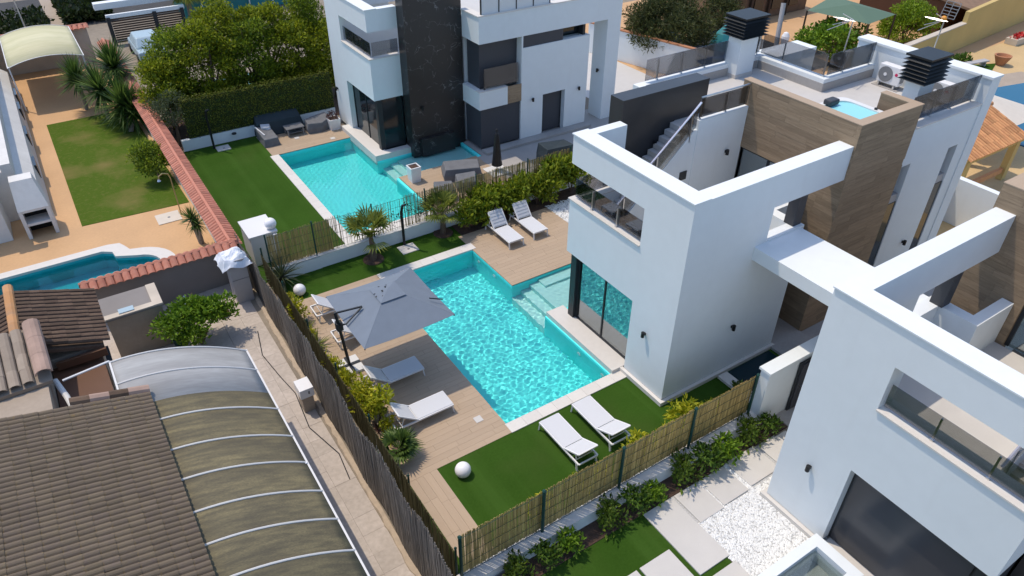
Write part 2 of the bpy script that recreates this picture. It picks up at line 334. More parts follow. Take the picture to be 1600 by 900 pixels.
def pool_water(name, rects, z, depth, amp, seed, res=.05):
    rng = np.random.default_rng(seed); K = []
    for _ in range(30):
        lam = rng.uniform(.10, .27); th = rng.uniform(0, 2*math.pi); K.append((2*math.pi/lam*math.cos(th), 2*math.pi/lam*math.sin(th), rng.uniform(0, 6.3), amp*lam**1.6*3.2))
    e = .03; xs0 = min(r[0] for r in rects)-e; ys0 = min(r[2] for r in rects)-e; xs1 = max(r[1] for r in rects)+e; ys1 = max(r[3] for r in rects)+e
    nx = int((xs1-xs0)/res); ny = int((ys1-ys0)/res)
    ins = lambda i, j: any(r[0]-e-res*.6 <= xs0+(i+.5)*res <= r[1]+e+res*.6 and r[2]-e-res*.6 <= ys0+(j+.5)*res <= r[3]+e+res*.6 for r in rects)
    cell = {(i, j) for i in range(nx+1) for j in range(ny+1) if ins(i, j)}
    idx = {}; v = []; f = []
    def P(i, j, t):
        k = (i, j, t)
        if k not in idx:
            x = xs0+i*res; y = ys0+j*res
            idx[k] = len(v); v.append((x, y, z+sum(a*math.sin(p*x+q*y+c) for p, q, c, a in K) if t else -depth-.03))
        return idx[k]
    for i, j in cell:
        f.append((P(i,j,1), P(i+1,j,1), P(i+1,j+1,1), P(i,j+1,1))); f.append((P(i,j+1,0), P(i+1,j+1,0), P(i+1,j,0), P(i,j,0)))
        for di, dj, a, b in ((-1,0,(0,1),(0,0)),(1,0,(1,0),(1,1)),(0,-1,(0,0),(1,0)),(0,1,(1,1),(0,1))):
            if (i+di, j+dj) not in cell:
                p, q = (i+a[0], j+a[1]), (i+b[0], j+b[1]); f.append((P(*p,0), P(*q,0), P(*q,1), P(*p,1)))
    mb = MB(); mb.v = v; mb.f = f
    o = obj(name, mb, M['water'], smooth=True); o['kind'] = 'structure'
    return o
STEP1 = [(12.9, 14.95, P1b[2], P1b[3], -1.42, -.34), (12.5, 12.9, P1b[2], P1b[3], -1.42, -.62), (12.12, 12.5, P1b[2], P1b[3], -1.42, -.92), (13.3, 14.95, 17.85, 18.34, -.34, -.20)]
b1 = basin('pool_basin', [P1, P1b], 1.42, M['pooltile'], STEP1)
w1 = pool_water('pool_water', [P1, P1b], -.13, 1.42, .0019, 3, .021)
STEP2 = [(12.9, 13.3, P2b[2], P2b[3], -1.42, -.62), (12.5, 12.9, P2b[2], P2b[3], -1.42, -.92), (13.3, 16.75, P2b[2], P2b[3], -1.42, -.45)]
for y_ in (20.75, 19.6, 14.2, 12.95): obj('pool_light', MB().tube([(12.128,y_,-.42),(12.10,y_,-.42)], .085, 12), M['globe'], b1)
b2 = basin('pool_basin', [P2, P2b], 1.42, M['pooltile'], STEP2)
w2 = pool_water('pool_water', [P2, P2b], -.13, 1.42, .0016, 5, .075)
# the rounded garden pool on the left: a mosaic basin with a stone rim
b3 = basin('pool_basin', [P3], 1.3, M['mosaic'])
rim = [(-9,29.6),(-6.2,29.6)]
def arc(cx, cy, r, a0, a1, n): return [(cx+r*math.cos(R(a0+(a1-a0)*i/n)), cy+r*math.sin(R(a0+(a1-a0)*i/n))) for i in range(n+1)]
# inner outline of the water, anticlockwise, and the outer outline of the stone rim
inner = [(-6.2,29.0),(-.35,29.0),(.0,28.75),(.05,28.35)]+arc(.55,27.05,.95,75,-75,12)+[(.3,26.1),(-6.2,26.1)]
outer = [(-6.2,29.42),(-.1,29.42)]+[(.35,29.3),(.5,28.95),(.62,28.6)]+arc(.55,27.05,1.5,70,-75,12)+[(.7,25.62),(-6.2,25.62)]
from mathutils.geometry import tessellate_polygon
def ring(outer, inner, z0, z1):
    mb = MB(); o = [Vector((x,y,0)) for x,y in outer]; i = [Vector((x,y,0)) for x,y in inner]
    pts = outer+inner; tri = tessellate_polygon([o, i])
    for z in (z1, z0): mb.add([(x,y,z) for x,y in pts], [t if z == z1 else t[::-1] for t in tri])
    for loop in (outer, inner):
        n = len(loop); mb.add([(x,y,z0) for x,y in loop]+[(x,y,z1) for x,y in loop], [(k,(k+1)%n,(k+1)%n+n,k+n) for k in range(n)])
    return mb
struct('pool_coping', ring(outer, inner, -.05, .05), M['stone'])
fill = MB(); fill.add(*[(lambda o, i: ([(x,y,-.06) for x,y in o+i], [t for t in tessellate_polygon([[Vector((x,y,0)) for x,y in o],[Vector((x,y,0)) for x,y in i]])]))([(-6.35,29.5),(1.65,29.5),(1.65,25.85),(-6.35,25.85)][::-1], inner)][0])
struct('pool_shelf', fill, M['stone'])
struct('terrace_patch', ring([(-6.5,25.7),(1.8,25.7),(1.8,29.62),(-6.5,29.62)], [(max(x,-6.2),min(y,29.41)) for x,y in outer], -.05, -.003), M['terra'])
sh = MB(); n_ = len(inner); sh.add([(x,y,-1.3) for x,y in inner]+[(x,y,-.05) for x,y in inner], [(k,(k+1)%n_,(k+1)%n_+n_,k+n_) for k in range(n_)])
struct('pool_shell', sh, M['mosaic'])
w3 = pool_water('pool_water', [P3], -.16, 1.3, .001, 8, .1)
w3.data.materials.clear(); M['water3'] = water('garden_pool_water', (.55,.95,.97)); w3.data.materials.append(M['water3'])
for w in (w1, w2, w3):
    w.cycles.is_caustics_caster = True
for b in (b1, b2, b3):
    for c in b.children: c.cycles.is_caustics_receiver = True
for o in COL.objects:
    if o.name.startswith('pool_shell'): o.cycles.is_caustics_receiver = True
sun_d.cycles.is_caustics_light = True

plank_me = mesh_of('plank', MB().box(-.5, .5, -.0975, .0975, -.012, .012))
plank_me.materials.append(M['deck'])
def deck(name, x0, x1, y0, y1, z=.012, along='x', L=1.2, W=.2, holes=(), seed=1):
    """a boarded floor: every board is a piece of its own"""
    rng = random.Random(seed); root = thing(name, None, None); root['kind'] = 'structure'
    obj('deck_base', sheet(x0, x1, y0, y1, -.004, holes), M['deck'], root)
    u0, u1, v0, v1 = (x0, x1, y0, y1) if along == 'x' else (y0, y1, x0, x1)
    nrow = max(1, round((v1-v0)/W)); w = (v1-v0)/nrow
    for r in range(nrow):
        u = u0 - rng.random()*L*.9; vc = v0+(r+.5)*w
        while u < u1:
            a, b = max(u, u0), min(u+L, u1); u += L
            if b-a < .06: continue
            c = (a+b)/2
            p = (c, vc) if along == 'x' else (vc, c)
            if any(h[0] < p[0] < h[1] and h[2] < p[1] < h[3] for h in holes): continue
            o = link('plank', plank_me, None, root, (p[0], p[1], z-.012), 0 if along == 'x' else math.pi/2, ((b-a-.004), (w-.004)/.195, 1))
    return root
deck('pool_deck', 5.0, 8.15, 12.22, 21.72, along='x', seed=1)
deck('pool_deck', 4.75, 5.62, 8.8, 12.22, along='y', seed=2)
deck('pool_deck', 12.12, 16.6, 18.34, 22.4, along='x', seed=3)
deck('pool_deck', 8.12, 12.3, 33.8, 36.4, along='x', seed=4)
deck('pool_deck', 12.37, 16.6, 24.6, 28.45, along='x', seed=5)
def copings(name, x0, x1, y0, y1, along, n, z=.03):
    root = thing(name, None, None); root['kind'] = 'structure'
    L = ((x1-x0) if along == 'x' else (y1-y0))/n
    me = mesh_of('coping_stone', MB().box(-.5,.5,-.5,.5,-.06,0)); me.materials.append(M['stone'])
    for k in range(n):
        if along == 'x': link('coping_stone', me, None, root, (x0+(k+.5)*L, (y0+y1)/2, z), 0, (L-.006, y1-y0, 1))
        else: link('coping_stone', me, None, root, ((x0+x1)/2, y0+(k+.5)*L, z), 0, (x1-x0, L-.006, 1))
copings('pool_coping', 8.15, 12.3, 21.25, 21.7, 'x', 7); copings('pool_coping', 8.1, 12.6, 12.2, 12.59, 'x', 8)
copings('pool_coping', 8.0, 8.42, 23.5, 33.8, 'y', 17); copings('pool_coping', 8.42, 12.3, 24.4, 24.92, 'x', 7)
# small light tiles let into the decks
for k, (x, y) in enumerate([(7.55,13.2),(9.85,33.98+1.2),(11.4,34.15)]):
    tag(obj('skimmer_lid', MB().box(x-.12,x+.12,y-.12,y+.12,.013,.026), M['slab']), ['square white skimmer lid in the wooden deck beside the main pool', 'white skimmer lid in the far deck, nearer the covered sofa', 'white skimmer lid in the far deck, nearer the white planter'][k], 'skimmer lid', 'skimmer lids in the decks')
# bottom right garden: slabs, gravel, soil
struct('planting_bed', MB().box(4.6, 15.2, 7.98, 8.5, -.02, .02), M['mulch'])
struct('planting_bed', MB().box(4.6, 5.0, 12.22, 22.2, -.02, .018), M['deck'])
struct('planting_bed', MB().box(12.3, 19, 22.4, 23.28, -.02, .02), M['mulch'])
slabs = thing('stepping_slabs', None, None); slabs['kind'] = 'structure'
for a in [(12.5,13.65,7.05,8.0),(11.42,12.36,7.0,7.95),(13.75,14.9,6.9,7.9),(9.42,10.42,5.88,7.95),(10.5,11.36,6.95,7.95),(8.3,9.27,5.9,6.82),(7.2,8.2,5.9,6.82),(9.42,10.42,3.7,5.7)]:
    obj('slab', MB().box(*a, -.02, .045), M['slab'], slabs, bev=.008)
struct('gravel_bed', sheet(10.36, 14.5, 3.4, 7.97, .004), M['pebblebed']); struct('gravel_bed', sheet(16.6, 19, 20.4, 22.6, .006), M['pebblebed'])
def pebbles(rect, n, r0, r1, seed):
    rng = np.random.default_rng(seed); mb = MB(); v = []; f = []
    o6 = np.array([(1,0,0),(0,1,0),(-1,0,0),(0,-1,0),(0,0,.7),(0,0,-.5)]); t8 = [(0,1,4),(1,2,4),(2,3,4),(3,0,4),(1,0,5),(2,1,5),(3,2,5),(0,3,5)]
    for _ in range(n):
        x = rng.uniform(rect[0], rect[1]); y = rng.uniform(rect[2], rect[3]); r = rng.uniform(r0, r1); a = rng.uniform(0, 6.3); s = rng.uniform(.7, 1.3)
        p = o6*[r*s, r/s, r]; c, sn = math.cos(a), math.sin(a); q = np.c_[p[:,0]*c-p[:,1]*sn+x, p[:,0]*sn+p[:,1]*c+y, p[:,2]+r*.35]
        k = len(v); v += q.tolist(); f += [(a_+k, b_+k, c_+k) for a_, b_, c_ in t8]
    mb.v = v; mb.f = f; return mb
tag(obj('gravel', pebbles((10.36,13.4,4.6,6.97), 7500, .02, .042, 1), M['pebble']), kind='stuff')
tag(obj('gravel', pebbles((16.6,18.6,20.5,22.5), 1600, .03, .05, 2), M['pebble']), kind='stuff')
tag(obj('gravel', MB().add(*[(lambda a, b: (a.v+b.v, a.f+[tuple(i+len(a.v) for i in f) for f in b.f]))(pebbles((11.35,11.44,6.97,7.95), 160, .02, .035, 3), pebbles((12.35,12.52,6.97,7.98), 260, .02, .035, 4))][0]), M['pebble']), kind='stuff')
struct('reflecting_pool', MB().box(15.3, 17.3, 9.0, 10.6, -.05, .03), M['darkwater'])
struct('entrance_path', MB().box(15.1, 18.9, 6.8, 8.5, -.02, .06), M['pave']); struct('porch_floor', MB().box(17.45, 18.95, 8.9, 13, -.02, .10), M['pave'])
obj('pool_kerb', MB().box(14.9, 15.3, 9.0, 10.6, -.02, .09), M['stone'])['kind'] = 'structure'
tag(obj('wooden_step', MB().box(4.75,5.72,7.0,8.4,0,.2), M['deck']), 'small wooden platform at the bottom edge below the end of the cane fence', 'step')
# path along the left fence: worn slabs
path = thing('side_path', None, None); path['kind'] = 'structure'
rg = random.Random(5)
for k in range(30):
    for j in range(2):
        y0 = 7.6+k*.62; x0 = 2.42+j*.6
        obj('paving_slab', MB().box(x0+.002, x0+.598, y0+.002, y0+.618, -.03, .012+rg.uniform(-.004,.004)), M['concrete'], path)
# planter ledge and pools of the mirrored houses are built with the villas below
# ------------------------------------------------------------ the three white villas
clad_me = mesh_of('cladding_plank', MB().box(-.5, .5, -.015, .015, -.0975, .0975)); clad_me.materials.append(M['clad'])
def cladding(root, faces, seed):
    """horizontal boards on upright faces: (axis, fixed, u0, u1, z0, z1)"""
    rng = random.Random(seed); c = thing('wood_cladding', None, None); c.parent = root
    for ax, fx, u0, u1, z0, z1 in faces:
        n = max(1, round((z1-z0)/.2)); h = (z1-z0)/n
        for r in range(n):
            u = u0-rng.random()*1.1
            while u < u1:
                a, b = max(u, u0), min(u+1.2, u1); u += 1.2
                if b-a < .05: continue
                loc = (fx, (a+b)/2, z0+(r+.5)*h) if ax == 'x' else ((a+b)/2, fx, z0+(r+.5)*h)
                link('plank', clad_me, None, c, loc, math.pi/2 if ax == 'x' else 0, (b-a-.004, 1+rng.uniform(-.2,.2), (h-.004)/.195))
    return c
def wall_lamp(root, x, y, z, dx, dy):
    m = MB().lathe([(.055,-.09),(.055,.09)], 12, (x+dx*.1, y+dy*.1, z)); m.box(x-.03+dx*.03, x+.03+dx*.03, y-.03+dy*.03, y+.03+dy*.03, z-.04, z+.04)
    obj('wall_lamp', m, M['black'], root)
def rail_glass(root, a, b, z0, z1, posts, mat_='rail', pm='steel'):
    """glass balustrade from a to b with posts at fractions"""
    a = Vector((*a, 0)); b = Vector((*b, 0)); d = (b-a).normalized(); n_ = Vector((-d.y, d.x, 0))*.008
    g = obj('balustrade', MB().hexa([a+n_+Vector((0,0,z0+.06)), a-n_+Vector((0,0,z0+.06)), b-n_+Vector((0,0,z0+.06)), b+n_+Vector((0,0,z0+.06)),
                                 a+n_+Vector((0,0,z1)), a-n_+Vector((0,0,z1)), b-n_+Vector((0,0,z1)), b+n_+Vector((0,0,z1))]), M[mat_], root)
    for t in posts:
        p = a.lerp(b, t)+n_*3.5
        obj('post', MB().box(p.x-.02, p.x+.02, p.y-.02, p.y+.02, z0, z0+(z1-z0)*.9).box(p.x-.04, p.x+.04, p.y-.04, p.y+.04, z0, z0+.03), M[pm], g)
    return g
def chimney(root, x0, x1, y0, y1, z0, z1, cz, name='chimney'):
    c = obj(name, MB().box(x0,x1,y0,y1,z0,z1), M['white'], root)
    obj('chimney_base', MB().box(x0-.015,x1+.015,y0-.015,y1+.015,z0,z0+.14), M['floor_tile'], c)
    e = .17; obj('cowl', MB().box(x0-.02,x1+.02,y0-.02,y1+.02,z1,cz-.05).box(x0-e-.02,x1+e+.02,y0-e-.02,y1+e+.02,cz-.06,cz), M['black'], c)
    n = 6
    for k in range(n):
        z = z1+(cz-.06-z1)*k/n; h = (cz-.06-z1)/n; m = MB(); o, i = e+.05, .03
        m.hexa([(x0-o,y0-o,z),(x1+o,y0-o,z),(x1+o,y1+o,z),(x0-o,y1+o,z),(x0-i,y0-i,z+h*.8),(x1+i,y0-i,z+h*.8),(x1+i,y1+i,z+h*.8),(x0-i,y1+i,z+h*.8)])
        obj('louvre', m, M['anth'], c)
def villa(label, T, which):
    root = thing('white_villa', label, 'house', (0,0,0))
    def B(name, boxes, m, parent=root, **k):
        mb = MB()
        for x0,x1,y0,y1,z0,z1 in boxes: mb.box(x0,x1,T(y0),T(y1),z0,z1)
        return obj(name, mb, M[m] if isinstance(m, str) else m, parent, **k)
    PT = lambda x, y: (x, T(y))
    main, Cv = which == 'main', which == 'far'
    xe = 14.38 if not Cv else 14.1
    # --- the pool-side cube with its open corner
    B('corner_wall', [(12.6,13.13,10.75,12.5,.15,6.95),(13.13,15.87,10.75,11.1,.15,5.87)], 'white')
    B('beam', [(12.6,13.13,12.5,15.8,6.0,6.95),(13.13,xe,15.45,15.8,6.0,6.95)], 'white')
    B('beam', [(13.13,18.95,10.75,11.25,5.87,6.95)], 'white')
    B('parapet', [(12.6,13.13,12.5,15.8,2.82,4.77),(13.13,xe,15.45,15.8,2.82,4.77)], 'white')
    B('wall_cap', [(12.555,13.15,10.735,15.82,6.95,6.985)], 'white')
    B('window_sill', [(12.55,13.16,12.5,15.83,4.77,4.81),(13.16,xe,15.42,15.83,4.77,4.81)], 'stone')
    B('low_wall', [(15.87,17.55,10.75,11.1,.15,4.77),(17.2,17.4,11.1,15.8,.15,3.2),(17.2,17.55,11.1,11.8,3.2,4.77),(17.2,18.9,11.8,12.1,3.5,4.77)], 'white')
    B('dark_column', [(17.15,17.5,10.86,11.2,4.77,5.868)], 'charcoal')
    B('terrace_floor', [(13.13,17.2,11.1,15.45,3.2,3.5),(17.2,18.9,12.1,15.45,3.2,3.5),(xe,18.9,15.45,15.74,3.2,3.5)], 'floor_tile')
    B('room_floor', [(12.9,17.2,11.1,15.5,.0,.152)], 'floor_tile')
    if not Cv: B('ledge', [(12.17,12.9,12.57,16.2,-.3,.15)], 'stone'); B('plinth', [(12.48,17.6,10.64,10.75,0,.14),(12.48,12.6,10.75,12.57,0,.14)], 'stone')
    else: B('ledge', [(12.2,12.9,11.9,16.2,-.3,.25),(12.9,14.6,15.8,16.2,-.3,.25)], 'stone')
    wd = obj('glass_door', MB().box(12.86,12.94,T(15.38),T(15.44),.15,2.82).box(12.86,12.94,T(12.5),T(12.56),.15,2.82).box(12.86,12.94,T(14.03),T(14.08),.15,2.82).box(12.86,12.94,T(12.56),T(14.03),.152,.2).box(12.86,12.94,T(14.08),T(15.38),.152,.2), M['anth'], root)
    gm = 'window' if main else ('garage' if which == 'near' else 'darkglass')
    for a, b in (((12.56,14.03),(14.08,15.38)) if which != 'near' else ((12.56,15.38),)): B('pane', [(12.89 if which != 'near' else 12.83,12.91,a,b,.2,2.82)], gm, wd)
    B('corner_post', [(12.75,13.0,15.44,15.72,.15,2.82)], 'anth'); 
    if Cv: B('side_glazing', [(13.0,14.1,15.6,15.7,.2,2.82)], 'darkglass')
    else: B('side_glazing', [(13.0,14.4,15.6,15.7,.15,2.82)], 'charcoal')
    rail_glass(root, PT(12.72,12.55), PT(12.72,15.68), 4.81, 5.5, (.35,.72)); rail_glass(root, PT(12.8,15.66), PT(xe,15.66), 4.81, 5.5, ())
    # --- dark slab tower beside the stair
    tx0, tx1, ty0, ty1 = (14.4,18.05,15.75,16.35) if not Cv else (14.1,17.04,15.8,16.52)
    B('stair_tower', [(tx0,tx1,ty0,ty1,-.3,7.6)], 'marble' if Cv else 'panel')
    if not Cv:
        st = thing('staircase', None, None); st.parent = root
        for k in range(16):
            x = 13.3+k*.2125; z = 3.5+(k+1)*.184
            B('step', [(x,x+.25,14.85,15.72,z-.17,z)], 'floor_tile', st)
        p = [(13.3,3.505),(16.7,3.505),(16.7,6.5),(16.55,6.5)]
        mb = MB(); n = len(p); v = [(x,T(14.72),z) for x,z in p]+[(x,T(14.85),z) for x,z in p]
        mb.add(v, [tuple(range(n)), tuple(range(n,2*n))[::-1]]+[(i,i+n,(i+1)%n+n,(i+1)%n) for i in range(n)]); obj('stringer', mb, M['white'], st)
        B('landing_wall', [(16.7,18.94,14.7,14.95,3.5,6.82)], 'white')
        pass; B('service_hatch', [(16.2,16.5,14.69,14.718,4.85,5.15)], 'anth')
        obj('handrail', MB().tube([(13.5,T(14.75),4.6),(16.72,T(14.75),7.4)], .035, 8), M['lilac'], root)
        a, b = Vector((13.6,T(14.76),3.85)), Vector((16.65,T(14.76),6.6)); h = Vector((0,0,.75)); w = Vector((0,.012,0))
        obj('stair_glass', MB().hexa([a-w,b-w,b+w,a+w,a-w+h,b-w+h,b+w+h,a+w+h]), M['rail'], root)
        for t in (.1,.5,.92): 
            q = a.lerp(b, t); obj('post', MB().box(q.x-.02,q.x+.02,q.y-.04,q.y-.012,q.z-.25,q.z+.75), M['steel'], root)
        rail_glass(root, PT(16.75,14.78), PT(18.9,14.78), 6.82, 7.5, (.02,.55)); obj('handrail', MB().tube([(16.72,T(14.78),7.55),(18.92,T(14.78),7.55)], .028, 8), M['steel'], root)
        wall_lamp(root, 18.2, T(14.7), 5.4, 0, -1 if T(1) < T(2) else 1)
        obj('bulkhead_lamp', MB().lathe([(.06,-.05),(.06,.05)], 10, (15.9,T(15.69),5.9)), M['black'], root)
        # --- timber tower
        B('timber_tower', [(18.95,19.2,10.72,15.07,5.4,7.6),(18.95,19.2,10.72,12.3,0,5.4),(18.95,19.2,14.85,15.07,3.5,5.4),(18.95,19.2,12.3,15.07,0,3.2),(19.2,21.9,10.72,10.97,0,7.6),(21.65,21.9,10.97,11.95,6.45,7.6)], 'clad')
        sg = 1 if T(1) < T(2) else -1
        yr = lambda a, b: (min(T(a),T(b)), max(T(a),T(b)))
        cladding(root, [('x',18.935,*yr(10.69,15.07),5.4,7.6),('x',18.935,*yr(10.69,12.3),0,5.4),('y',T(10.705),18.92,21.9,0,7.6),('x',21.635,*yr(10.98,11.95),6.46,7.6),('y',T(10.985),19.2,21.62,6.46,7.6)][:5 if main else 2], 3)
        B('tower_cap', [(18.91,19.23,10.68,15.09,7.6,7.625),(19.23,21.92,10.68,11.0,7.6,7.625),(21.62,21.92,11.0,11.97,7.6,7.625)], M['deck'])
        fr = B('terrace_door', [(19.0,19.08,12.3,12.4,3.5,5.4),(19.0,19.08,14.75,14.85,3.5,5.4),(19.0,19.08,13.5,13.58,3.5,5.4),(19.0,19.08,12.4,13.5,5.32,5.4),(19.0,19.08,13.58,14.75,5.32,5.4)], 'anth')
        for a, b in ((12.4,13.5),(13.58,14.75)): B('pane', [(19.03,19.05,a,b,3.5,5.32)], 'window', fr)
    if main:
        # --- roof terrace and the white rear wing
        B('roof_terrace', [(16.7,18.95,14.95,17.75,6.2,6.45),(19.2,22.85,10.97,17.75,6.2,6.45),(18.95,19.2,15.07,17.75,6.2,6.45),(22.85,25.75,11.2,14.8,6.2,6.45)], 'floor_tile')
        B('rear_wall', [(16.86,17.16,16.35,18.05,0,6.9),(17.16,23.2,17.75,18.05,0,6.9),(22.85,23.2,14.8,17.75,0,6.9),(23.2,25.75,14.8,15.1,0,6.9)], 'white')
        B('skirting', [(17.16,22.8,17.73,17.75,6.45,6.75),(22.83,22.85,14.8,17.73,6.45,6.75),(22.83,25.74,14.78,14.8,6.45,6.75)], 'pave')
        B('portal', [(23.2,25.5,17.2,18.15,5.8,6.95),(24.9,25.5,17.2,18.15,0,5.8)], 'white')
        rail_glass(root, (17.3,17.95), (23.05,17.95), 6.9, 7.7, (.1,.3,.5,.75,.98)); rail_glass(root, (23.05,17.85), (23.05,15.0), 6.9, 7.7, (.35,.99)); rail_glass(root, (23.15,14.95), (25.7,14.95), 6.9, 7.7, (.35,.95))
        B('south_wall', [(21.9,21.97,10.74,11.2,0,6.75),(22.5,24.65,10.74,11.2,0,6.75),(25.2,25.75,10.74,11.2,0,6.75)]+[(a,b,10.74,11.2,z0,z1) for a,b in ((21.97,22.5),(24.65,25.2)) for z0,z1 in ((0,1.1),(5.46,6.75))], 'white')
        B('parapet_cap', [(21.92,25.75,10.71,11.22,6.75,6.79)], 'stone')
        for a, b in ((21.97,22.5),(24.65,25.2)):
            f = B('slot_window', [(a,a+.04,10.98,11.06,1.1,5.46),(a+.04,b,10.98,11.06,4.05,4.35),(a+.04,b,10.80,10.98,4.05,4.35),(b-.04,b,10.98,11.06,4.35,5.46)], 'wgrey')
            B('pane', [(a,b,10.775,10.80,1.1,4.05),(a+.04,b-.04,11.0,11.02,4.35,5.46)], 'darkglass', f)
        rail_glass(root, (21.98,11.05), (25.7,11.05), 6.79, 7.68, (.05,.35,.65,.97))
        B('screen_wall', [(25.75,26.3,10.70,15.7,0,7.6)], 'white'); B('wall_cap', [(25.7,26.34,10.67,15.74,7.6,7.68)], 'white')
        wall_lamp(root, 12.6, 11.8, 2.04, -1, 0); wall_lamp(root, 15.2, 10.75, 1.9, 0, -1); wall_lamp(root, 23.9, 10.74, 2.0, 0, -1)
        chimney(root, 21.22, 22.1, 17.35, 17.95, 6.45, 7.95, 8.66); chimney(root, 22.95, 23.75, 11.5, 12.0, 6.45, 7.8, 8.6)
        B('footbridge', [(15.4,17.4,6.63,10.75,4.3,4.72)], 'white')
    if which == 'near':
        B('roof_terrace', [(19.2,26,10.97,17.75,6.2,6.45)], 'floor_tile'); B('rear_wall', [(21.9,26.3,10.9,11.2,0,6.75),(17.16,26.3,17.75,18.05,0,6.9)], 'white')
        wall_lamp(root, 12.6, T(11.6), 2.04, -1, 0)
    if Cv:
        Z = .35
        # lower pool-side wing seen square on
        B('band', [(17.05,25.5,17.75,18.07,5.33,6.55),(17.05,17.4,16.52,17.75,5.33,6.55)], 'white'); B('band_cap', [(17.0,25.5,17.72,18.1,6.55,6.6),(17.0,17.4,16.52,17.72,6.55,6.6)], 'stone')
        B('wing_roof', [(17.4,25.4,12,17.72,6.0,6.3)], 'floor_tile')
        B('rear_wall', [(19.5,20.75,17.75,18.05,0,4.75),(22.15,23.55,17.75,18.05,0,4.75),(20.75,22.15,17.75,18.05,2.2,4.75),(23.35,23.55,12,17.75,0,4.75),(19.42,19.5,17.6,18.06,0,5.33)], 'white')
        d = B('back_door', [(20.75,20.82,17.68,17.74,.05,2.2),(22.08,22.15,17.68,17.74,.05,2.2),(20.82,22.08,17.68,17.74,2.12,2.2)], 'anth'); B('door_leaf', [(20.82,22.08,17.69,17.73,.05,2.12)], 'slateblind', d)
        B('blind_panel', [(19.5,21.9,17.7,18.0,4.75,5.33)], 'slateblind')
        f = B('strip_window', [(21.9,23.35,17.5,17.56,5.25,5.33),(23.2,23.35,17.5,17.9,4.75,5.25)], 'anth'); B('pane', [(21.9,23.2,17.5,17.53,4.75,5.25)], 'darkglass', f)
        B('ground_blind', [(17.15,19.42,17.85,17.95,.1,2.18),(17.15,17.25,16.52,17.85,.1,2.18)], 'slateblind')
        B('balcony', [(17.0,18.6,17.8,18.1,2.18,3.06),(17.0,17.3,16.52,17.8,2.18,3.06)], 'white'); B('balcony_cap', [(16.98,18.6,17.78,18.12,3.06,3.09)], 'stone')
        cladding(root, [('y',T(18.07),18.6,19.42,2.18,3.06)], 5)
        B('upper_blind', [(17.3,19.42,17.55,17.62,3.06,5.33),(17.3,17.37,16.52,17.55,3.06,5.33)], 'slateblind'); B('balcony_floor', [(17.3,19.42,16.5,17.8,2.2,2.5)], 'floor_tile')
        rail_glass(root, PT(17.35,17.95), PT(19.3,17.95), 3.09, 4.1, (.02,.95), 'rail', 'anth')
        B('portal', [(24.65,25.5,17.0,18.07,0,5.33)], 'white')
        B('step', [(17.1,23.6,18.07,18.6,0,.12)], 'pave'); 
        for k in range(4): B('privacy_panel', [(17.3+k*.95,18.22+k*.95,17.9,17.93,6.6,7.6)], 'plaster')
        for k in range(5): B('post', [(17.24+k*.95,17.29+k*.95,17.88,17.95,6.6,7.65)], 'anth')
        wall_lamp(root, 12.6, 35.7, 1.94, -1, 0); wall_lamp(root, 14.7, T(16.52), 2.3, 0, -1); wall_lamp(root, 20.1, T(18.05), 2.1, 0, -1); wall_lamp(root, 23.0, T(18.05), 2.1, 0, -1); wall_lamp(root, 24.65, T(17.6), 2.6, -1, 0)
        B('wave_fountain', [(14.5,16.3,16.52,16.75,-.2,.75)], 'marble')
        B('rear_block', [(17.16,19.4,12,16.4,0,6.2),(19.6,23.3,12,17.4,0,6.0)], 'white')
    return root
v_main = villa('white villa with timber-clad tower and roof terrace beside the central pool', lambda y: y, 'main')
v_near = villa('white villa with grey garage shutter, cut off by the bottom right corner', lambda y: 17.38-y, 'near')
v_far = villa('white villa with a tall black marble tower behind the farther turquoise pool', lambda y: 46.77-y, 'far')
# roof furniture of the central villa
def ac_unit(label, y):
    t = thing('air_conditioner', label, 'air conditioner', (25.35, y, 6.45), 0, 'air conditioners against the roof wall')
    obj('casing', MB().box(-.16,.16,-.43,.43,.14,.78), M['alu'], t, bev=.02)
    obj('fan_grille', MB().tube([(-.162,.13,.46),(-.185,.13,.46)], .27, 20), M['greypl'], t); obj('fan_hub', MB().tube([(-.185,.13,.46),(-.2,.13,.46)], .06, 12), M['alu'], t)
    obj('badge', MB().tube([(-.161,-.27,.53),(-.17,-.27,.53)], .055, 12), M['logo'], t); obj('side_grille', MB().box(-.1,.1,-.445,-.431,.25,.7), M['greypl'], t)
    for s in (-1,1): obj('foot', MB().box(-.2,.2,s*.3-.03,s*.3+.03,0,.14), M['steel'], t)
    obj('mounting_pad', MB().box(-.26,.3,-.5,.5,0,.02), M['pave'], t)
ac_unit('white air conditioner in full view against the roof wall', 13.85); ac_unit('white air conditioner half hidden behind the black-capped roof chimney', 11.95)
tub = thing('hot_tub', 'square hot tub of pale blue water sunk behind the timber parapet', 'hot tub', (20.22, 11.98, 6.45))
obj('shell', MB().box(-.96,.96,-.94,.94,0,.72), M['plaster'], tub)
def rounded(a, b, r, n=5): return [(sx*(a-r)+r*math.cos(R(t0+90*k/n)), sy*(b-r)+r*math.sin(R(t0+90*k/n))) for sx, sy, t0 in ((1,1,0),(-1,1,90),(-1,-1,180),(1,-1,270)) for k in range(n+1)]
o_ = rounded(.99,.97,.3); i_ = rounded(.80,.78,.38)
obj('rim', ring(o_, i_, .72, .82), M['plaster'], tub); obj('water', MB().prism(i_, .72, .775), M['cyanwater'], tub)
obj('headrest', MB().box(-.1,.35,.6,.9,.80,.98), M['charcoal'], tub, bev=.05); obj('control_panel', MB().box(-.5,-.35,.8,.9,.82,.85), M['black'], tub); obj('jet', MB().lathe([(.05,0),(.05,.05)],8,(.9,-.3,.82)), M['black'], tub)
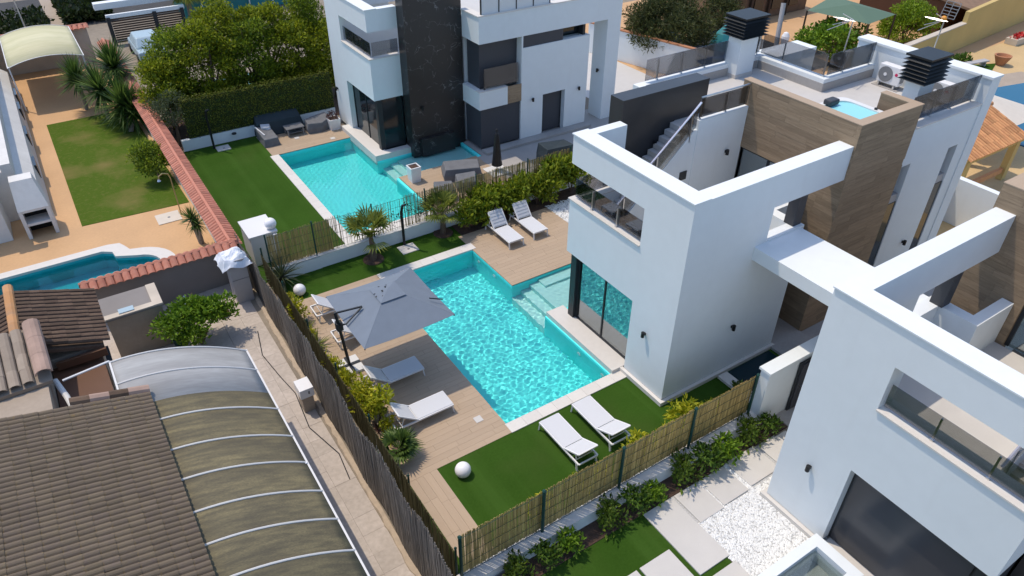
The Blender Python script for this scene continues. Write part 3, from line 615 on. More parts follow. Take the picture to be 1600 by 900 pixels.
def antenna(label, x, y, z0, z1, solar):
    t = thing('antenna', label, 'antenna', (x, y, z0)); h = z1-z0
    obj('mast', MB().tube([(0,0,0),(.1,0,h)], .022, 8), M['steel'], t)
    m = MB(); 
    for k in range(4): m.tube([(.1,0,h),(-.75,.15*k-.1,h+.35-.22*k)], .014, 5)
    for k in range(5): m.tube([(-.1-.14*k,-.22,h+.02+.03*k),(-.1-.14*k,.3,h+.02+.03*k)], .01, 4)
    obj('aerial_element', m, M['steel'], t)
    if solar:
        obj('cap', MB().sphere((.02,0,h+.05), .1, 10, 6), M['orange'], t); g = MB()
        for k in range(6): g.bar((.2+.03*k,-.25,h+.05+.1*k),(.2+.03*k,.25,h+.05+.1*k), .02)
        for y_ in (-.25,0,.25): g.bar((.2,y_,h+.05),(.35,y_,h+.55), .02)
        obj('reflector', g, M['greypl'], t)
antenna('large television antenna with orange joint on the villa screen wall', 26.5, 13.3, 6.6, 8.75, True); antenna('small thin television antenna rising behind the glass balustrade of the roof', 24.3, 15.3, 6.0, 8.6, False)
# the white boundary tap wall and the glass light well
obj('low_boundary_wall', MB().box(30.3, 30.6, 8, 12.65, 0, 2.0).box(26.3,30.3,12.5,12.7,0,2.0), M['white']); tag(COL.objects['low_boundary_wall'], 'low white boundary wall between the central villa and the tiled pergola', 'wall')
lw = thing('light_well', 'low white rectangular light well with glass infill at the bottom edge', 'light well')
obj('kerb', ring([(9.6,3.6),(12.35,3.6),(12.35,4.95),(9.6,4.95)], [(9.85,3.85),(12.05,3.85),(12.05,4.7),(9.85,4.7)], 0, .55), M['white'], lw); obj('pane', MB().box(9.86,12.04,3.86,4.69,.38,.4), M['clear'], lw); obj('well_floor', MB().box(9.86,12.04,3.86,4.69,.0,.03), M['slab'], lw)
gate = thing('garden_gate', 'dark grey metal gate beside the white pillar at the end of the cane fence', 'gate', (0,0,0))
obj('frame', MB().box(15.55,17.3,8.4,8.46,.05,1.95), M['anth'], gate); obj('gate_leaf', MB().box(15.62,17.24,8.37,8.4,.12,1.88), M['slateblind'], gate); obj('handle', MB().box(15.75,15.85,8.33,8.37,1.0,1.05), M['steel'], gate)
pw = thing('boundary_wall', 'tall white garden wall with a flat cap where the cane fence ends', 'wall'); obj('wall_body', MB().box(14.25,19.0,8.48,8.78,0,2.12), M['white'], pw); obj('cap', MB().box(14.2,19.0,8.43,8.83,2.12,2.2), M['white'], pw)
# ------------------------------------------------------------ foliage helpers
def leaves(blobs, n, size, seed, asp=.45, shell=.55, up=.35, z0=None):
    """many small folded leaves spread through ellipsoids (cx,cy,cz,rx,ry,rz)"""
    rng = np.random.default_rng(seed); b = np.array(blobs, float); w = b[:,3]*b[:,4]*b[:,5]; w = w**.75; w /= w.sum()
    k = rng.choice(len(b), n, p=w); d = rng.normal(size=(n,3)); d /= np.linalg.norm(d, axis=1)[:,None]
    r = shell+(1-shell)*rng.random(n)**.6; r *= 1+.12*rng.normal(size=n)
    p = b[k,:3]+d*b[k,3:6]*r[:,None]
    t = d*.7+rng.normal(size=(n,3))*.7; t[:,2] += up; t /= np.linalg.norm(t, axis=1)[:,None]
    s = np.cross(t, rng.normal(size=(n,3))); s /= np.linalg.norm(s, axis=1)[:,None]
    L = size*(.6+.8*rng.random(n))[:,None]; W = L*asp
    nn = np.cross(t, s)
    q = np.stack([p, p+t*L*.5+s*W*.5+nn*L*.08, p+t*L, p+t*L*.5-s*W*.5+nn*L*.08], 1)
    if z0 is not None: q[:,:,2] = np.maximum(q[:,:,2], z0)
    mb = MB(); mb.v = q.reshape(-1,3).tolist(); mb.f = [(4*i,4*i+1,4*i+2,4*i+3) for i in range(n)]; return mb
def clumps(rng, c, r, n, cr):
    out = []
    for _ in range(n):
        a = rng.uniform(0, 6.283); e = rng.uniform(-.35, 1)*1.3; ce = math.cos(e); q = rng.uniform(.55, 1)
        out.append((c[0]+r[0]*ce*math.cos(a)*q, c[1]+r[1]*ce*math.sin(a)*q, c[2]+r[2]*math.sin(e)*q, cr*rng.uniform(.7,1.3), cr*rng.uniform(.7,1.3), cr*rng.uniform(.55,.95)))
    return out
def shrub_mesh(name, seed, rx, ry, rz, n, size, m, ncl=9, cr=None, asp=.45):
    rng = random.Random(seed); cr = cr or min(rx, ry)*.45
    me = mesh_of(name, leaves(clumps(rng, (0,0,rz*.85), (rx*.75,ry*.75,rz*.8), ncl, cr), n, size, seed, asp, .3, z0=.02)); me.materials.append(m); return me
def stems(h, seed, n=5, spread=.25, r=.02):
    rng = random.Random(seed); m = MB()
    for _ in range(n): a = rng.uniform(0, 6.3); m.tube([(0,0,0),(math.cos(a)*spread*.5,math.sin(a)*spread*.5,h*.5),(math.cos(a)*spread,math.sin(a)*spread,h)], [r, r*.8, r*.4], 5)
    return m
def rosette(n, L, w, seed, c=(0,0,0), droop=.6, lo=-.5, hi=1.45, seg=3):
    """sword leaves all round a growing point"""
    rng = random.Random(seed); m = MB()
    for _ in range(n):
        a = rng.uniform(0, 6.283); e = rng.uniform(lo, hi); l = L*rng.uniform(.75,1.1); d = Vector((math.cos(a)*math.cos(e), math.sin(a)*math.cos(e), math.sin(e))); s = Vector((-math.sin(a), math.cos(a), 0))
        v = []; p = Vector(c)
        for i in range(seg+1):
            t = i/seg; ww = w*(1-t)**.7*(.6+.4*min(1,t*4))
            v += [p-s*ww/2, p+s*ww/2]; d = (d+Vector((0,0,-droop/seg*.5))).normalized(); p = p+d*l/seg
        m.add(v, [(2*i,2*i+1,2*i+3,2*i+2) for i in range(seg)])
    return m
def fan_frond(m, base, a, e, pet, R_, nb=13, w=.035):
    d = Vector((math.cos(a)*math.cos(e), math.sin(a)*math.cos(e), math.sin(e))); s = Vector((-math.sin(a), math.cos(a), 0)); u = s.cross(d)
    h = Vector(base)+d*pet; m.bar(base, h, .022)
    for k in range(nb):
        t = (k/(nb-1)-.5)*2.5; q = (d*math.cos(t)+s*math.sin(t)+u*(-.12*abs(t))).normalized(); l = R_*(1-.25*abs(t)/1.25); side = q.cross(u).normalized()
        tip = h+q*l+Vector((0,0,-.22*l*(.5+abs(t)))); mid = h+q*l*.5
        m.add([h, mid-side*w, tip, mid+side*w], [(0,1,2,3)])
# ------------------------------------------------------------ fences
def reed_panel(name, x0, x1, y, z0, z1, parent, m, step=.03, w=.026, sparse=None, axis='x', jag=.05, lean=.05, seed=0, dx=None):
    rng = random.Random(seed); mb = MB(); u = x0
    while u < x1:
        u += step*rng.uniform(.6,1.4)
        if sparse and rng.random() < sparse(u): continue
        zt = z1+rng.uniform(-jag, jag*.6)+jag*.5*math.sin(u*3.1)*math.sin(u*1.3+1); zb = z0+rng.uniform(-.01,.03); l = rng.uniform(-lean, lean); o = rng.uniform(-.012,.012)+ (dx(u) if dx else 0)
        if axis == 'x': P = lambda a, z, k: (u+a+k*l, y+o, z)
        else: P = lambda a, z, k: (y+o, u+a+k*l, z)
        if axis == 'x': q = [(u-w/2,y+o,zb),(u+w/2,y+o,zb),(u,y+o+w*.6,zb),(u-w/2+l,y+o,zt),(u+w/2+l,y+o,zt),(u+l,y+o+w*.6,zt)]
        else: q = [(y+o,u-w/2,zb),(y+o,u+w/2,zb),(y+o+w*.6,u,zb),(y+o,u-w/2+l,zt),(y+o,u+w/2+l,zt),(y+o+w*.6,u+l,zt)]
        mb.add(q, [(0,1,4,3),(1,2,5,4),(2,0,3,5),(3,4,5)])
    o = obj(name, mb, m, parent); return o
def mesh_wires(parent, a, b, zs, r=.006, vert=None):
    m = MB()
    for z in zs: m.bar((*a, z), (*b, z), r*2)
    if vert:
        n = int((Vector(b)-Vector(a)).length/vert)
        for k in range(n+1): p = Vector((*a,0)).lerp(Vector((*b,0)), k/n); m.bar((p.x,p.y,zs[0]), (p.x,p.y,zs[-1]), r*1.6)
    return obj('wire_mesh', m, M['greenpost'], parent)
def post(parent, x, y, z0, z1, r=.03): return obj('post', MB().tube([(x,y,z0),(x,y,z1)], r, 8).lathe([(r*1.3,0),(r*.6,.04)], 8, (x,y,z1)), M['greenpost'], parent)
f1 = thing('cane_fence', 'golden cane fence on a low white wall between the sunbed lawn and the gravel garden', 'fence')
obj('base_wall', MB().box(4.35,14.3,8.50,8.82,0,.45), M['white'], f1); obj('wall_cap', MB().box(4.33,14.3,8.48,8.83,.45,.47), M['white_soft'], f1)
XS = [4.42,6.72,9.18,11.68,14.08]
for x in XS: post(f1, x, 8.72, .47, 2.03, .042)
for k in range(4):
    reed_panel('reed_panel', XS[k]+.03, XS[k+1]-.02, 8.79, .48, 1.93, f1, M['reed'], .0112, .021, seed=k); mesh_wires(f1, (XS[k],8.75), (XS[k+1],8.75), (.5,.85,1.2,1.55,1.9), .004)
f2 = thing('cane_fence', 'patchy see-through cane fence between the two pools, thick with reeds at both ends', 'fence')
obj('base_wall', MB().box(4.6,6.6,23.28,23.5,0,.52).box(6.6,12.3,23.3,23.5,0,.55).box(12.3,19,23.3,23.5,0,.5), M['white'], f2); obj('wall_cap', MB().box(4.6,19,23.27,23.52,.555,.58), M['white_soft'], f2)
X2 = [4.75,6.5,8.9,11.2,13.6,16.2,18.5]
for x in X2: post(f2, x, 23.36, .56, 2.05)
sp = lambda u: .9 if 7.6 < u < 10.3 else (.6 if 10.3 <= u < 11.4 or 7.2 < u <= 7.6 else .05)
for k in range(6):
    reed_panel('reed_panel', X2[k]+.03, X2[k+1]-.02, 23.42, .58, 1.95, f2, M['reed'], .011, .015, sp, seed=30+k, jag=.06)
    mesh_wires(f2, (X2[k],23.37), (X2[k+1],23.37), (.62,.95,1.28,1.6,1.92), .004, .1 if k in (1,2,3) else None)
obj('ivy', leaves([(9.9+.5*i,23.4,1.1+.3*(i%2),.35,.06,.35) for i in range(4)], 420, .07, 4, .6, .1), L_OLIVE, f2)
f3 = thing('cane_fence', 'cane fence with green posts along the left side of the pool deck', 'fence')
lx = lambda y: 4.33+.012*(y-9)
for k, y in enumerate([8.9+2.45*i for i in range(7)]):
    post(f3, lx(y)+.06, y, 0, 1.42)
    if k < 6: reed_panel('reed_panel', y+.03, y+2.42, 4.36+.012*(y-7.8), 0, 1.2, f3, M['net'], .015, .024, axis='y', seed=60+k)
f4 = thing('brushwood_fence', 'ragged weathered grey brushwood fence along the concrete side path', 'fence')
for k in range(7):
    y0 = 6.4+2.6*k
    reed_panel('brushwood_panel', y0, y0+2.6, 3.76+.016*(y0-9.5), 0, [2.4,2.45,2.25,2.35,2.1,1.8,1.65][k], f4, M['heather'], .0085, .02, axis='y', seed=80+k, jag=.15, lean=.16, dx=lambda u: .04*math.sin(u*2.3)+.016*(u-y0))
    obj('rail', MB().bar((3.82+.016*(y0-9.5),y0,.9),(3.86+.016*(y0-9.5),y0+2.58,.9),.03), M['heather'], f4)
rg = random.Random(14); ft = MB(); pv = None
for k in range(70):
    y = 6.4+k*.245; x = 3.66+.014*(y-9.5); w_ = rg.uniform(.03,.10); z = rg.uniform(.03,.07); q = [(x-w_,y,0),(x-w_+.02,y,z),(x+.08,y,z+.02)]
    if pv: ft.add(pv+q, [(0,1,4,3),(1,2,5,4)])
    pv = q
obj('stone_footing', ft, M['footing'], f4)
struct('dirt_strip', MB().add([(3.35,6,-.005),(3.95,6,-.005),(4.3,24,-.005),(3.6,24,-.005)], [(0,1,2,3)]), M['ground'])
f5 = thing('hedge_fence', 'green leaf-screen fence on a low white wall at the far end of the second garden', 'fence')
obj('base_wall', MB().box(4.6,12.6,36.62,36.85,0,.55), M['white'], f5); obj('screen', MB().box(5.0,12.6,36.72,36.76,.55,2.5), mat('screen_backing', (.035,.05,.012), .9, [(8,.5)]), f5)
obj('leaf_panel', leaves([(5.2+.4*i,36.68,.8+.42*j,.28,.07,.28) for i in range(19) for j in range(5)], 9500, .075, 17, .6, .0), L_IVY, f5)
for x in (5.9, 9.3): obj('downlight', MB().lathe([(.12,0),(.12,.05)], 10, (x+1.2,36.5,.4)), M['black'], f5)
# ------------------------------------------------------------ red tiled garden wall
def tile_arc(L, w, h=.05, n=4, t=.016):
    """a barrel tile: half-round across local y, long in local x"""
    pr = [(w/2*math.cos(math.pi*i/n), h*math.sin(math.pi*i/n)) for i in range(n+1)]; m = MB()
    v = [(x, y, z+(0 if x > 0 else .012)) for x in (0, L) for y, z in pr]; k = n+1
    m.add(v, [(i, i+1, k+i+1, k+i) for i in range(n)]); m.add([(L,y,z) for y,z in pr]+[(L,y*.82,max(0,z-t)) for y,z in pr], [(i,i+1,k+i+1,k+i) for i in range(n)]); m.add([(0,y,z+.012) for y,z in pr], [tuple(range(k))])
    return m
def tile_mesh(name, L, w, h, m, n=4):
    me = mesh_of(name, tile_arc(L, w, h, n)); me.materials.append(m); return me
rw = thing('tiled_garden_wall', 'long rendered wall capped with red clay tiles between the lawn garden and the second villa', 'wall')
obj('wall_body', MB().box(3.62,3.78,24.0,52.0,0,1.55), M['white_soft'], rw)
tm = tile_mesh('red_tile', .36, .19, .05, M['redtile'], 3)
ny = 140
for k in range(ny):
    y = 24.2+k*.198
    for s in (0, 1): link('tile', tm, None, rw, (3.70+(.04 if s == 0 else -.04), y, 1.66), (0, R(22), 0) if s == 0 else (0, R(22), math.pi))
obj('ridge', MB().box(3.65,3.75,24.1,52,1.66,1.72), M['redtile'], rw)
rw2 = thing('tiled_garden_wall', 'grey rendered wall capped with scalloped red tiles behind the shed and the garden pool', 'wall')
obj('wall_body', MB().box(-1.3,3.6,24.15,24.32,0,1.5), M['greywall'], rw2)
tm2 = tile_mesh('red_tile', .34, .25, .075, M['redtile'], 5)
for k in range(20):
    for s in (0,1): link('tile', tm2, None, rw2, (-1.15+k*.258, 24.235+(-.03 if s == 0 else .03), 1.66), (0, R(24), -math.pi/2 if s == 0 else math.pi/2))
obj('ridge', MB().tube([(-1.3,24.235,1.66),(3.95,24.235,1.66)], .09, 8), M['redtile'], rw2)
rw3 = thing('tiled_garden_wall', 'tan wall with pink scalloped tiles behind the cream canopy at the top left', 'wall')
obj('wall_body', MB().box(-6,3.1,53.2,53.4,0,2.2), M['tanlight'], rw3)
tm3 = tile_mesh('pink_tile', .4, .3, .09, M['redtile'], 4)
for k in range(30): link('tile', tm3, None, rw3, (-5.6+k*.3, 53.3, 2.32), (0, R(24), -math.pi/2))
obj('ridge', MB().tube([(-6,53.3,2.32),(3.2,53.3,2.32)], .1, 8), M['redtile'], rw3)
# ------------------------------------------------------------ sun loungers
def make_lounger(label, group, back=38, padded=False):
    t = thing('sun_lounger', label, 'sun lounger', (0,0,0), 0, group)
    f = MB()
    for s in (-1,1): f.bar((.02,s*.33,.29),(1.9,s*.33,.29),.045,.05)
    for x in (.02,.72,1.88): f.bar((x,-.33,.29),(x,.33,.29),.04)
    obj('frame', f, M['alu'], t)
    for x in (.12,1.86):
        for s in (-1,1): obj('leg', MB().bar((x,s*.33,.28),(x+(.04 if x > 1 else -.06),s*.34,0),.05,.035), M['alu'], t)
    obj('seat', MB().box(.72,1.9,-.315,.315,.305,.33), M['sling'], t)
    a = R(back); c, s_ = math.cos(a), math.sin(a); b = MB(); L = .74
    P = lambda u, y, h: (.72-u*c-h*s_*0-h*math.sin(a)*-0, y, .315+u*s_+h)
    m = MB().hexa([P(.06,-.31,0),P(.06,.31,0),P(L,.31,0),P(L,-.31,0),P(.06,-.31,.022),P(.06,.31,.022),P(L,.31,.022),P(L,-.31,.022)]); bk = obj('backrest', m, M['padd' if padded else 'sling'], t)
    fr = MB(); 
    for y in (-.325,.325): fr.bar(P(0,y,0),P(L,y,0),.04)
    fr.bar(P(L,-.325,0),P(L,.325,0),.04); obj('back_frame', fr, M['alu'], bk)
    if padded:
        for k in range(5): u = .06+k*.135; obj('back_cushion_rib', MB().hexa([P(u,-.29,.022),P(u,.29,.022),P(u+.125,.29,.022),P(u+.125,-.29,.022),P(u+.02,-.27,.05),P(u+.02,.27,.05),P(u+.105,.27,.05),P(u+.105,-.27,.05)]), M['padd'], bk)
    p = P(.5,0,0); st = MB()
    for y in (-.26,.26): st.bar((p[0],y,p[2]),(.22,y,.28),.025)
    st.bar((.22,-.3,.28),(.22,.3,.28),.025); obj('back_strut', st, M['alu'], t)
    return t
gL = 'white sun loungers round the main pool'
l1 = make_lounger('white sun lounger in full sun on the left deck, nearest the fan palm', gL); l1.location = (5.2,14.2,.014)
l2 = dup(l1, 'sun lounger lying in the shade of the grey parasol beside the pool', (5.2,16.1,.014))
l3 = dup(l1, 'sun lounger mostly hidden under the parasol, nearer the parasol mast', (5.28,18.75,.014)); l4 = dup(l1, 'farthest sun lounger poking out behind the grey parasol near the white globe', (5.2,20.45,.014))
l5 = make_lounger('white sun lounger on the turf, left of the pair by the cane fence', gL, 27); l5.location = (9.18,9.98,.01); l5.rotation_euler = (0,0,R(90))
l6 = dup(l5, 'white sun lounger on the turf, right of the pair and nearer the villa corner', (10.42,10.05,.01))
l7 = make_lounger('sun lounger with padded backrest on the far deck, left of the pair', gL, 50, True); l7.location = (13.72,22.35,.014); l7.rotation_euler = (0,0,R(-90))
l8 = dup(l7, 'padded sun lounger on the far deck, right of the pair by the white pebbles', (14.95,22.4,.014))
# ------------------------------------------------------------ cantilever parasol
um = thing('parasol', 'large square grey cantilever parasol open over the left deck', 'parasol', (5.25,17.42,.014))
obj('base_plate', MB().box(-.37,.37,-.4,.4,0,.09), M['plaster'], um, bev=.01)
obj('base_cross', MB().box(-.36,.36,-.05,.05,.091,.12).box(-.05,.05,-.38,.38,.122,.14), M['anth'], um)
obj('mast', MB().tube([(0,0,.1),(-.12,-.11,1.3),(-.25,-.24,2.5)], .05, 10), M['anth'], um)
obj('crank_box', MB().box(-.27,-.07,-.26,-.06,1.75,2.05), M['anth'], um, bev=.015)
H_ = (1.38,-.52); Q = 1.48
can = MB(); cz, ez = 2.86, 2.27; apex = [(H_[0]-.3,H_[1]-.3,cz-.06),(H_[0]+.3,H_[1]-.3,cz-.06),(H_[0]+.3,H_[1]+.3,cz-.06),(H_[0]-.3,H_[1]+.3,cz-.06)]
cor = [(H_[0]-Q,H_[1]-Q,ez),(H_[0]+Q,H_[1]-Q,ez),(H_[0]+Q,H_[1]+Q,ez),(H_[0]-Q,H_[1]+Q,ez)]; N = 8
for i in range(4):
    A, B_, c0, c1 = [Vector(p) for p in (apex[i], apex[(i+1)%4], cor[i], cor[(i+1)%4])]; g = []
    for u in range(N+1):
        for w in range(N+1):
            t, s_ = u/N, w/N; p = A.lerp(c0, t).lerp(B_.lerp(c1, t), s_); p.z -= .10*t*(4*s_*(1-s_))*.5; g.append(p)
    can.add(g, [(u*(N+1)+w, u*(N+1)+w+1, (u+1)*(N+1)+w+1, (u+1)*(N+1)+w) for u in range(N) for w in range(N)])
cn = obj('canopy', can, M['canopy'], um); so = cn.modifiers.new('cloth', 'SOLIDIFY'); so.thickness = .008
v_ = MB(); a4 = [(H_[0]-.42,H_[1]-.42,cz-.06),(H_[0]+.42,H_[1]-.42,cz-.06),(H_[0]+.42,H_[1]+.42,cz-.06),(H_[0]-.42,H_[1]+.42,cz-.06)]; v_.add(a4+[(H_[0],H_[1],cz+.05)], [(0,1,4),(1,2,4),(2,3,4),(3,0,4)]); obj('vent', v_, M['canopy'], um)
rb = MB()
for i in range(4): rb.bar((H_[0],H_[1],cz-.1), (cor[i][0],cor[i][1],cor[i][2]-.03), .03)
obj('rib_frame', rb, M['anth'], um)
ft = MB()
rg = random.Random(3)
for k in range(9):
    a = rg.uniform(R(20), R(250)); q = rg.uniform(.12,.42); b = a+rg.uniform(-.9,.9); zq = lambda r: cz+.06-.26*r
    ft.bar((H_[0]+q*math.cos(a),H_[1]+q*math.sin(a),zq(q)),(H_[0]+(q+.05)*math.cos(b*.15+a*.85),H_[1]+(q+.05)*math.sin(b*.15+a*.85),zq(q+.05)),rg.uniform(.015,.03),.015)
obj('vent_ornament', ft, M['anth'], um)
obj('upper_arm', MB().bar((-.27,-.25,2.49),(.50,-.56,2.63),.045), M['anth'], um); obj('brace', MB().bar((-.18,-.18,1.95),(-.12,-.55,2.2),.05).bar((-.12,-.72,2.33),(.50,-.56,2.62),.035).bar((-.12,-.55,2.2),(-.12,-.73,2.34),.04), M['anth'], um)
obj('strap', MB().bar((2.43,-1.2,2.56),(2.82,-1.33,2.44),.03), M['anth'], um)
# ------------------------------------------------------------ globes, shower, planters
for lab, x, y, z in [('white globe lamp on the front turf beside the wooden walkway',6.14,11.66,.2),('white globe lamp in the far corner of the main garden by the low wall',5.29,22.1,.2),('white globe lamp standing on the white pump house',5.4,24.98,1.52)]:
    t = thing('globe_lamp', lab, 'globe lamp', (x,y,0), 0, 'white globe lamps'); zz = z
    obj('globe', MB().sphere((0,0,zz), .225, 24, 14), M['globe'], t, smooth=True); obj('lamp_base', MB().lathe([(.1,zz-.235),(.09,zz-.19)], 12), M['black'], t)
def shower(label, x, y, h, m, tray):
    t = thing('garden_shower', label, 'shower', (x,y,0)); obj('column', MB().tube([(0,0,0),(0,0,h*.55),(-.02,-.04,h*.8),(.02,-.12,h*.97),(.12,-.22,h)], [.055,.055,.055,.05,.045], 10), m, t)
    obj('tray', MB().box(*tray), M['slab'], t); obj('drain', MB().box(tray[0]+.3,tray[0]+.4,tray[2]+.2,tray[2]+.3,tray[5],tray[5]+.005), M['greypl'], t); return t
shower('black curved garden shower on a white tray by the low wall', 9.98, 23.02, 1.95, M['black'], (-.35,.35,-.62,-.02,.0,.03))
shower('black garden shower column in front of the leaf-screen fence', 5.95, 36.2, 2.1, M['black'], (.05,.7,-.5,.1,0,.03))
gs = thing('garden_shower', 'brass swan-neck shower on a pale tray beside the lawn garden', 'shower', (3.0,30.4,0))
obj('pipe', MB().tube([(0,0,0),(0,0,1.75),(-.05,0,1.95),(-.25,0,2.02),(-.42,0,1.92),(-.45,0,1.8)], .025, 8), mat('aged_brass', (.35,.28,.14), .4, metal=.6), gs); obj('shower_head', MB().lathe([(.08,1.72),(.03,1.8)], 10, (-.45,0,0)), M['steel'], gs)
obj('tray', MB().box(-1.0,-.05,-.45,.45,0,.02), M['beige'], gs); obj('drain', MB().lathe([(.06,.02),(.06,.026)], 10, (-.5,0,0)), M['greypl'], gs)
def planter(label, x, y, w, h, seed):
    t = thing('planter', label, 'planter', (x,y,0), 0, 'white planters'); a, b = w*.42, w*.5; m = MB()
    m.hexa([(-a,-a,0),(a,-a,0),(a,a,0),(-a,a,0),(-b,-b,h),(b,-b,h),(b,b,h),(-b,b,h)]); obj('pot', m, M['alu'], t)
    obj('rim', ring([(-b,-b),(b,-b),(b,b),(-b,b)], [(-b*.8,-b*.8),(b*.8,-b*.8),(b*.8,b*.8),(-b*.8,b*.8)], h, h+.04), M['alu'], t); obj('soil', MB().box(-b*.8,b*.8,-b*.8,b*.8,h,h+.012), M['mulch'], t)
    if seed: obj('plant', leaves([(0,0,h+.15,.3,.3,.22)], 160, .12, seed), L_PURP, t)
planter('white square planter beside the shallow pool shelf of the second garden', 12.85, 27.75, .52, .72, 0); planter('white planter with dark twiggy plant by the far villa corner', 11.95, 35.3, .6, .55, 4)
# covered garden furniture of the second garden
def lump(name, label, cat, pts, hs, m, loc, rotz=0):
    t = thing(name, label, cat, loc, rotz); mb = MB(); n = len(pts)
    lo = [(x,y,0) for x,y in pts]; hi = [(x*.92,y*.92,h) for (x,y), h in zip(pts, hs)]; cx = sum(p[0] for p in hi)/n; cyy = sum(p[1] for p in hi)/n; cz_ = sum(hs)/n
    mid = [(x*1.02+(.03 if i%2 else -.02), y*1.02, h*.5) for i, ((x,y), h) in enumerate(zip(pts, hs))]
    mb.add(lo+mid+hi+[(cx,cyy,cz_*.92)], [(i,(i+1)%n,(i+1)%n+n,i+n) for i in range(n)]+[(i+n,(i+1)%n+n,(i+1)%n+2*n,i+2*n) for i in range(n)]+[(2*n+i,2*n+(i+1)%n,3*n) for i in range(n)])
    obj('cover', mb, m, t, bev=.03); return t
sofa = thing('corner_sofa', 'dark covered corner sofa against the far garden wall', 'sofa', (9.2,36.0,0))
mb = MB(); mb.hexa([(-1.0,.1,0),(1.5,.1,0),(1.55,.8,0),(-1.1,.8,0),(-1.0,.25,.75),(1.35,.3,.75),(1.3,.7,1.0),(-.9,.75,1.05)]); obj('cover', mb, M['navy'], sofa, bev=.05)
obj('arm_seat', MB().hexa([(-1.1,-1.15,0),(-.3,-1.15,0),(-.3,.1,0),(-1.1,.1,0),(-1.05,-1.1,.42),(-.35,-1.1,.42),(-.35,.1,.5),(-1.15,.1,.7)]), M['cover'], sofa, bev=.03)
obj('cushion', MB().hexa([(-.9,-.1,.5),(-.4,-.15,.5),(-.3,.25,.5),(-.8,.3,.55),(-.85,-.1,.62),(-.45,-.1,.6),(-.35,.2,.65),(-.8,.25,.7)]), M['padd'], sofa)
obj('strap', MB().bar((-1.14,.0,.72),(-.9,-.7,.5),.05), M['alu'], sofa)
tb = thing('coffee_table', 'low grey coffee table on the far deck in front of the covered sofa', 'table', (9.95,35.75,0))
obj('table_top', MB().box(-.48,.48,-.32,.32,.4,.45), M['cover'], tb, bev=.01); obj('shelf', MB().box(-.35,.35,-.2,.2,.14,.17), M['greypl'], tb)
for a in (-.4,.4):
    for b in (-.25,.25): obj('leg', MB().box(a-.03,a+.03,b-.03,b+.03,0,.4), M['greypl'], tb)
ac = lump('armchair', 'grey covered armchair between the coffee table and the white planter', 'armchair', [(-.65,-.35),(.1,-.45),(.7,-.2),(.65,.4),(-.1,.5),(-.6,.4)], [.55,.5,.62,.72,.6,.55], M['cover'], (11.2,35.65,0))
lump('covered_sofa', 'long grey covered outdoor sofa behind the cane fence of the second garden', 'covered sofa', [(-.85,-.45),(.85,-.5),(.9,.2),(.2,.4),(-.85,.45)], [.62,.62,.75,.7,.68], M['cover'], (14.9,26.95,0), -.35)
lump('covered_stool', 'small grey covered stool nearest the cane fence, right of the other', 'covered stool', [(-.5,-.4),(.5,-.4),(.5,.4),(-.5,.4)], [.45,.45,.6,.55], M['cover'], (14.6,25.9,0), -.3)
lump('covered_chair', 'small grey covered chair behind the cane fence, nearest the pool steps', 'covered chair', [(-.45,-.4),(.45,-.45),(.5,.35),(-.4,.4)], [.5,.5,.62,.7], M['cover'], (13.25,25.6,0), -.2)
lump('covered_grill', 'black covered barbecue standing by the far villa, beyond the cane fence', 'barbecue', [(-.85,-.45),(.85,-.45),(.85,.45),(-.85,.45)], [.95,.85,.8,1.0], M['navy'], (19.6,25.9,0))
cu = thing('parasol', 'closed black parasol standing on the terrace of the second garden', 'parasol', (16.6,26.5,0)); obj('canopy', MB().lathe([(.26,.35),(.22,.6),(.16,1.3),(.13,1.7),(.09,1.9),(.05,1.95)], 10), M['black'], cu); obj('mast', MB().tube([(0,0,0),(0,0,2.08)], .025, 8), M['anth'], cu); obj('finial', MB().sphere((0,0,2.1), .07, 10, 6), M['black'], cu); obj('base', MB().box(-.5,.5,-.5,.5,0,.06), M['plaster'], cu)
ph = thing('pump_house', 'small white box-shaped pump house where the gardens meet', 'pump house', (0,0,0)); obj('body', MB().box(4.5,5.5,24.75,26.1,0,1.25), M['plaster'], ph); obj('lid', MB().box(4.45,5.55,24.7,26.15,1.25,1.31), M['plaster'], ph); obj('camera', MB().box(5.35,5.5,24.6,24.7,1.1,1.22), M['alu'], ph)
# ------------------------------------------------------------ plants of the main garden
def plant(name, label, cat, me, x, y, rot=0, scl=1, group=None, z=0, stem=None):
    t = thing(name, label, cat, (x, y, z), rot, group); t.scale = (scl,)*3 if not isinstance(scl, tuple) else scl
    link('foliage', me, None, t)
    if stem: link('stem', stem, None, t)
    return t
stem_me = mesh_of('stem', stems(.9, 1)); stem_me.materials.append(M['trunk'])
stem_s = mesh_of('stem', stems(.4, 2, 4, .15, .012)); stem_s.materials.append(M['trunk'])
HB = [shrub_mesh('hedge_foliage', 20+i, .75, .62, .82, 1500, .20, L_HEDGE, 15, .34) for i in range(3)]
for k, (x, y, s) in enumerate([(12.85,22.75,.9),(13.65,22.9,1.1),(14.6,22.85,1.02),(15.5,22.95,1.12),(16.4,22.9,1.0),(17.3,23.0,1.28),(18.3,22.95,1.2)]):
    plant('hedge_shrub', f'yellow-green shrub against the cane fence, {ORD[k]} from the palm end of the row' , 'shrub', HB[k%3], x, y, k*1.3, (s, s*.85, s*1.0), 'hedge shrubs along the middle fence', 0, stem_me)
BS = [shrub_mesh('bed_shrub_foliage', 40+i, .36, .34, .42, 420, .13, leaf('gloss_leaf_%d' % i, (.035,.075,.01), (.17,.25,.025)) if i < 1 else L_DARK if i == 1 else L_CITRUS, 8, .2) for i in range(3)]
